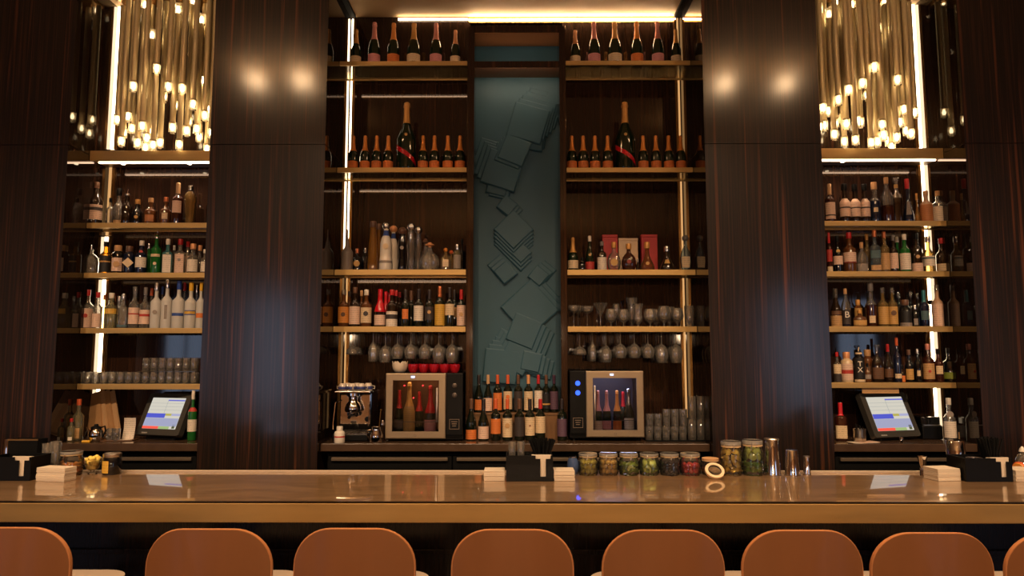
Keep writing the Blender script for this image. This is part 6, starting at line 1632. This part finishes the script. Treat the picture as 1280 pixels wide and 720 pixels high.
# ================================================================== stools
SEATM = pm('seat_cushion', lin(170, 150, 130), .7, var=.06, vscale=(30, 30, 30))
WOODB = pm('backrest_bentwood', lin(128, 80, 44), .36, coat=.35, var=.14, vscale=(10, 10, 2.2))
WOODE = pm('backrest_edge', lin(186, 122, 74), .45, var=.1, vscale=(40, 40, 40))
LEGM = pm('stool_leg_wood', lin(84, 46, 26), .4, var=.2, vscale=(20, 20, 3))
YST = 2.55
def make_stool(label, x, ytop, w_px, rz=0):
    W = M(w_px, YST); z1 = PZ(ytop, YST); Hb = .34
    t = thing('bar_stool', label, 'bar stool', (P(x, ytop + 30, YST).x, YST, 0), rz, 'bar stools along the bar')
    out = rrect(W, Hb, .135, 10, 0, z1 - Hb / 2)
    bend = lambda px: .55 * px * px
    cz = z1 - Hb / 2
    bm = bmesh.new(); lay = []
    for yo in (0.0, .018):
        rings = []
        for s in (1.0, .93, .75, .5, .25):
            rings.append([bm.verts.new((px * s, bend(px * s) + yo, cz + (pz - cz) * s)) for px, pz in out])
        c = bm.verts.new((0, yo, cz))
        n = len(out)
        for p, q in zip(rings, rings[1:]):
            for k in range(n): bm.faces.new((p[k], p[(k + 1) % n], q[(k + 1) % n], q[k]))
        for k in range(n): bm.faces.new((rings[-1][k], rings[-1][(k + 1) % n], c))
        lay.append(rings[0])
    for k in range(len(out)): bm.faces.new((lay[0][k], lay[0][(k + 1) % len(out)], lay[1][(k + 1) % len(out)], lay[1][k]))
    bk = part('backrest', bm, WOODB, t)
    bm = bmesh.new(); pr = []
    for j in range(6):
        a = 2 * PI * j / 6
        pr.append([bm.verts.new((cx_ * (1 + .004 * math.cos(a) / W), bend(cx_) + .009 + .0098 * math.sin(a), cz + (cz_ - cz) * 1.0 + .0)) for cx_, cz_ in [(p * (1 + .0035 * math.cos(a) / (W / 2)), cz + (q - cz) * (1 + .0035 * math.cos(a) / (Hb / 2))) for p, q in out]])
    n = len(out)
    for j in range(6):
        p, q = pr[j], pr[(j + 1) % 6]
        for k in range(n): bm.faces.new((p[k], p[(k + 1) % n], q[(k + 1) % n], q[k]))
    part('edge_band', bm, WOODE, bk, label='paler edge of the bent plywood')
    zs = .765
    bm = bmesh.new(); prism(bm, rrect(.452, .40, .11, 8, 0, 0), 0, .07); me = fin(bm, 'seat', 40)
    me.transform(Matrix.Translation((0, .27, zs)) @ Matrix.Rotation(PI / 2, 4, 'X') @ Matrix.Translation((0, -.0, 0))); part('seat', me, SEATM, t)
    part('seat_frame', bbox(-.20, .20, .09, .45, zs - .105, zs - .071, .006), LEGM, t)
    for sx in (-1, 1):
        for sy in (.10, .44):
            bm = bmesh.new(); tube(bm, [(sx * .185, sy, zs - .10), (sx * .215, sy + (.03 if sy > .2 else -.03), .002)], .019, 10, True, .014); part('leg', bm, LEGM, t)
        bm = bmesh.new(); tube(bm, [(sx * .15, .05, zs - .09), (sx * .15, .022, cz - .05), (sx * .145, .012 + bend(.145) + .012, cz)], .012, 8); part('back_support', bm, LEGM, t)
        bm = bmesh.new(); tube(bm, [(sx * .205, .085, .30), (sx * .205, .455, .30)], .010, 8); part('stretcher', bm, BRASS, t)
    bm = bmesh.new(); tube(bm, [(-.205, .46, .28), (.205, .46, .28)], .012, 8); part('footrest', bm, BRASS, t)
    return t
for lab, x, yt, w in (('brown bentwood bar stool cut off by the left picture edge', 4, 662, 151), ('brown bentwood bar stool in front of the left column', 257, 663.5, 153), ('brown bentwood bar stool in front of the espresso machine', 441, 662.5, 147),
                      ('brown bentwood bar stool in front of the teal panel', 640.5, 663.5, 147), ('brown bentwood bar stool in front of the jar row', 831, 664, 147), ('brown bentwood bar stool in front of the right column', 1006.5, 664, 145),
                      ('brown bentwood bar stool in front of the right till', 1170.5, 667, 147), ('brown bentwood bar stool mostly beyond the right picture edge', 1342, 668, 150)):
    make_stool(lab, x, yt, w)

# ================================================================== lamps and windows of the room, with added fill lights
def pendant(x, y, D, label, watts):
    """globe pendant standing where the column mirrors it: (x, y) is its mirror image, D its depth"""
    k = (2 * DC - D) / DC
    v = P(x, y, DC); X = v.x * k; Z = H + (v.z - H) * k
    Z = min(Z, ZCEIL - .10)
    t = thing('pendant_lamp', label, 'lamp', (X, D, Z), 0, 'globe pendants above the bar')
    bm = bmesh.new(); lathe(bm, [(0, -.06)] + [(.06 * math.sin(PI * u / 10), -.06 * math.cos(PI * u / 10)) for u in range(1, 10)] + [(0, .06)], 20)
    part('globe', bm, emitter('pendant_globe', (1, .62, .32, 1), PEND) if 'pendant_globe' not in MATS else MATS['pendant_globe'], t)
    bm = bmesh.new(); tube(bm, [(0, 0, .058), (0, 0, max(.07, ZCEIL - Z - .002))], .006, 8); part('rod', bm, BRASS, t)
PEND = 45
for x, lab in ((320, 'pendant globe mirrored in the left column, outer'), (378, 'pendant globe mirrored in the left column, inner'), (905, 'pendant globe mirrored in the right column, inner'), (981, 'pendant globe mirrored in the right column, outer')):
    pendant(x, 98 if x < 640 else 105, 3.0, lab, 0)
def spot(X, Y, W, label, ang=95, blend=.8, col=(1, .68, .41), tilt=0):  # unseen fill lights added to brighten bottles, bar and room walls
    t = thing('added_fill_light', label, 'lamp', (X, Y, ZCEIL - .002), 0, 'added fill lights over the room')
    bm = bmesh.new(); lathe(bm, [(.035, -.004), (.06, -.004), (.062, 0), (.035, 0), (.035, -.004)], 20); part('trim_ring', bm, BRASS, t)
    bm = bmesh.new(); lathe(bm, [(0, -.001), (.034, -.001), (.034, 0), (0, 0)], 20); part('lens', bm, LED_DIM, t)
    l = bpy.data.lights.new('fill_light_beam', 'SPOT'); l.energy = W; l.color = col; l.spot_size = math.radians(ang); l.spot_blend = blend; l.shadow_soft_size = .05
    o = bpy.data.objects.new('fill_light_beam', l); C.objects.link(o); o.parent = t; o.location = (0, 0, -.03); o.rotation_euler = (tilt, 0, 0)
for i, X in enumerate((-3.6, -2.16, -.72, .72, 2.16, 3.6)):
    spot(X, 1.35, SPOT_W, f'added ceiling fill light over the stools, {ORD[i + 1]} from the left wall', 78, .9, tilt=math.radians(34))
for i, X in enumerate((-5, -2, 2, 5)):
    spot(X, -2.2, ROOM_W, f'added ceiling fill light over the room behind the stools, {ORD[i + 1]} from the left wall', 130, .9)

def fill_globe(X, Y, Z, label):  # unseen globes added for front fill and sparkle on the glass
    t = thing('pendant_lamp', label, 'lamp', (X, Y, Z), 0, 'added fill globes of the room')
    bm = bmesh.new(); lathe(bm, [(0, -.09)] + [(.09 * math.sin(PI * u / 10), -.09 * math.cos(PI * u / 10)) for u in range(1, 10)] + [(0, .09)], 20)
    part('globe', bm, MATS.get('added_fill_globe') or emitter('added_fill_globe', (1, .68, .40, 1), FILL_GLOBE_S), t)
    bm = bmesh.new(); tube(bm, [(0, 0, .088), (0, 0, ZCEIL - Z - .002)], .006, 8); part('rod', bm, BRASS, t)
FILL_GLOBE_S = 110
for i, (X, Y, Z) in enumerate(((-.62, -2.9, 2.1), (0, -3.1, 2.2), (.62, -2.9, 2.1))):
    fill_globe(X, Y, Z, f'added fill globe hung in the room behind the stools, {ORD[i + 1]} from the left wall')
def window(n, x, z0, z1, w):
    """window in the wall behind the camera, evening sky outside"""
    bm = bmesh.new()
    for (a0, a1, e0, e1) in ((x - w / 2, x + w / 2, z0, z0 + .06), (x - w / 2, x + w / 2, z1 - .06, z1), (x - w / 2, x - w / 2 + .06, z0 + .06, z1 - .06), (x + w / 2 - .06, x + w / 2, z0 + .06, z1 - .06)): box(bm, a0, a1, -4.999, -4.95, e0, e1)
    box(bm, x - .02, x + .02, -4.999, -4.96, z0 + .06, z1 - .06)
    f_ = struct(f'window_{n}', bm, EB_BAR)
    p = part('window_pane', bbox(x - w / 2 + .06, x + w / 2 - .06, -4.998, -4.99, z0 + .06, z1 - .06), emitter('evening_sky', (.55, .70, 1, 1), SKY_S) if 'evening_sky' not in MATS else MATS['evening_sky'], f_)
SKY_S = 1.2
window(1, -4.95, .55, 3.0, 1.0)
window(2, 5.75, .55, 3.0, 1.0)
window(3, -7.2, .55, 3.0, 1.0)
window(4, 7.4, .55, 3.0, .9)

# ================================================================== world and picture settings
w_ = bpy.data.worlds.new('world'); S.world = w_; w_.use_nodes = True
w_.node_tree.nodes['Background'].inputs[0].default_value = (.02, .016, .012, 1)
w_.node_tree.nodes['Background'].inputs[1].default_value = 1
S.view_settings.view_transform = 'Standard'
S.view_settings.look = 'None'
S.view_settings.gamma = 1
S.view_settings.use_curve_mapping = False
S.view_settings.exposure = EXPOSURE
cy = S.cycles
cy.use_denoising = True
try: cy.denoiser = 'OPENIMAGEDENOISE'
except Exception: pass
cy.max_bounces = 12; cy.transmission_bounces = 10; cy.transparent_max_bounces = 16; cy.glossy_bounces = 5; cy.diffuse_bounces = 3
cy.caustics_reflective = False; cy.caustics_refractive = False
cy.sample_clamp_indirect = 6
cy.use_light_tree = True
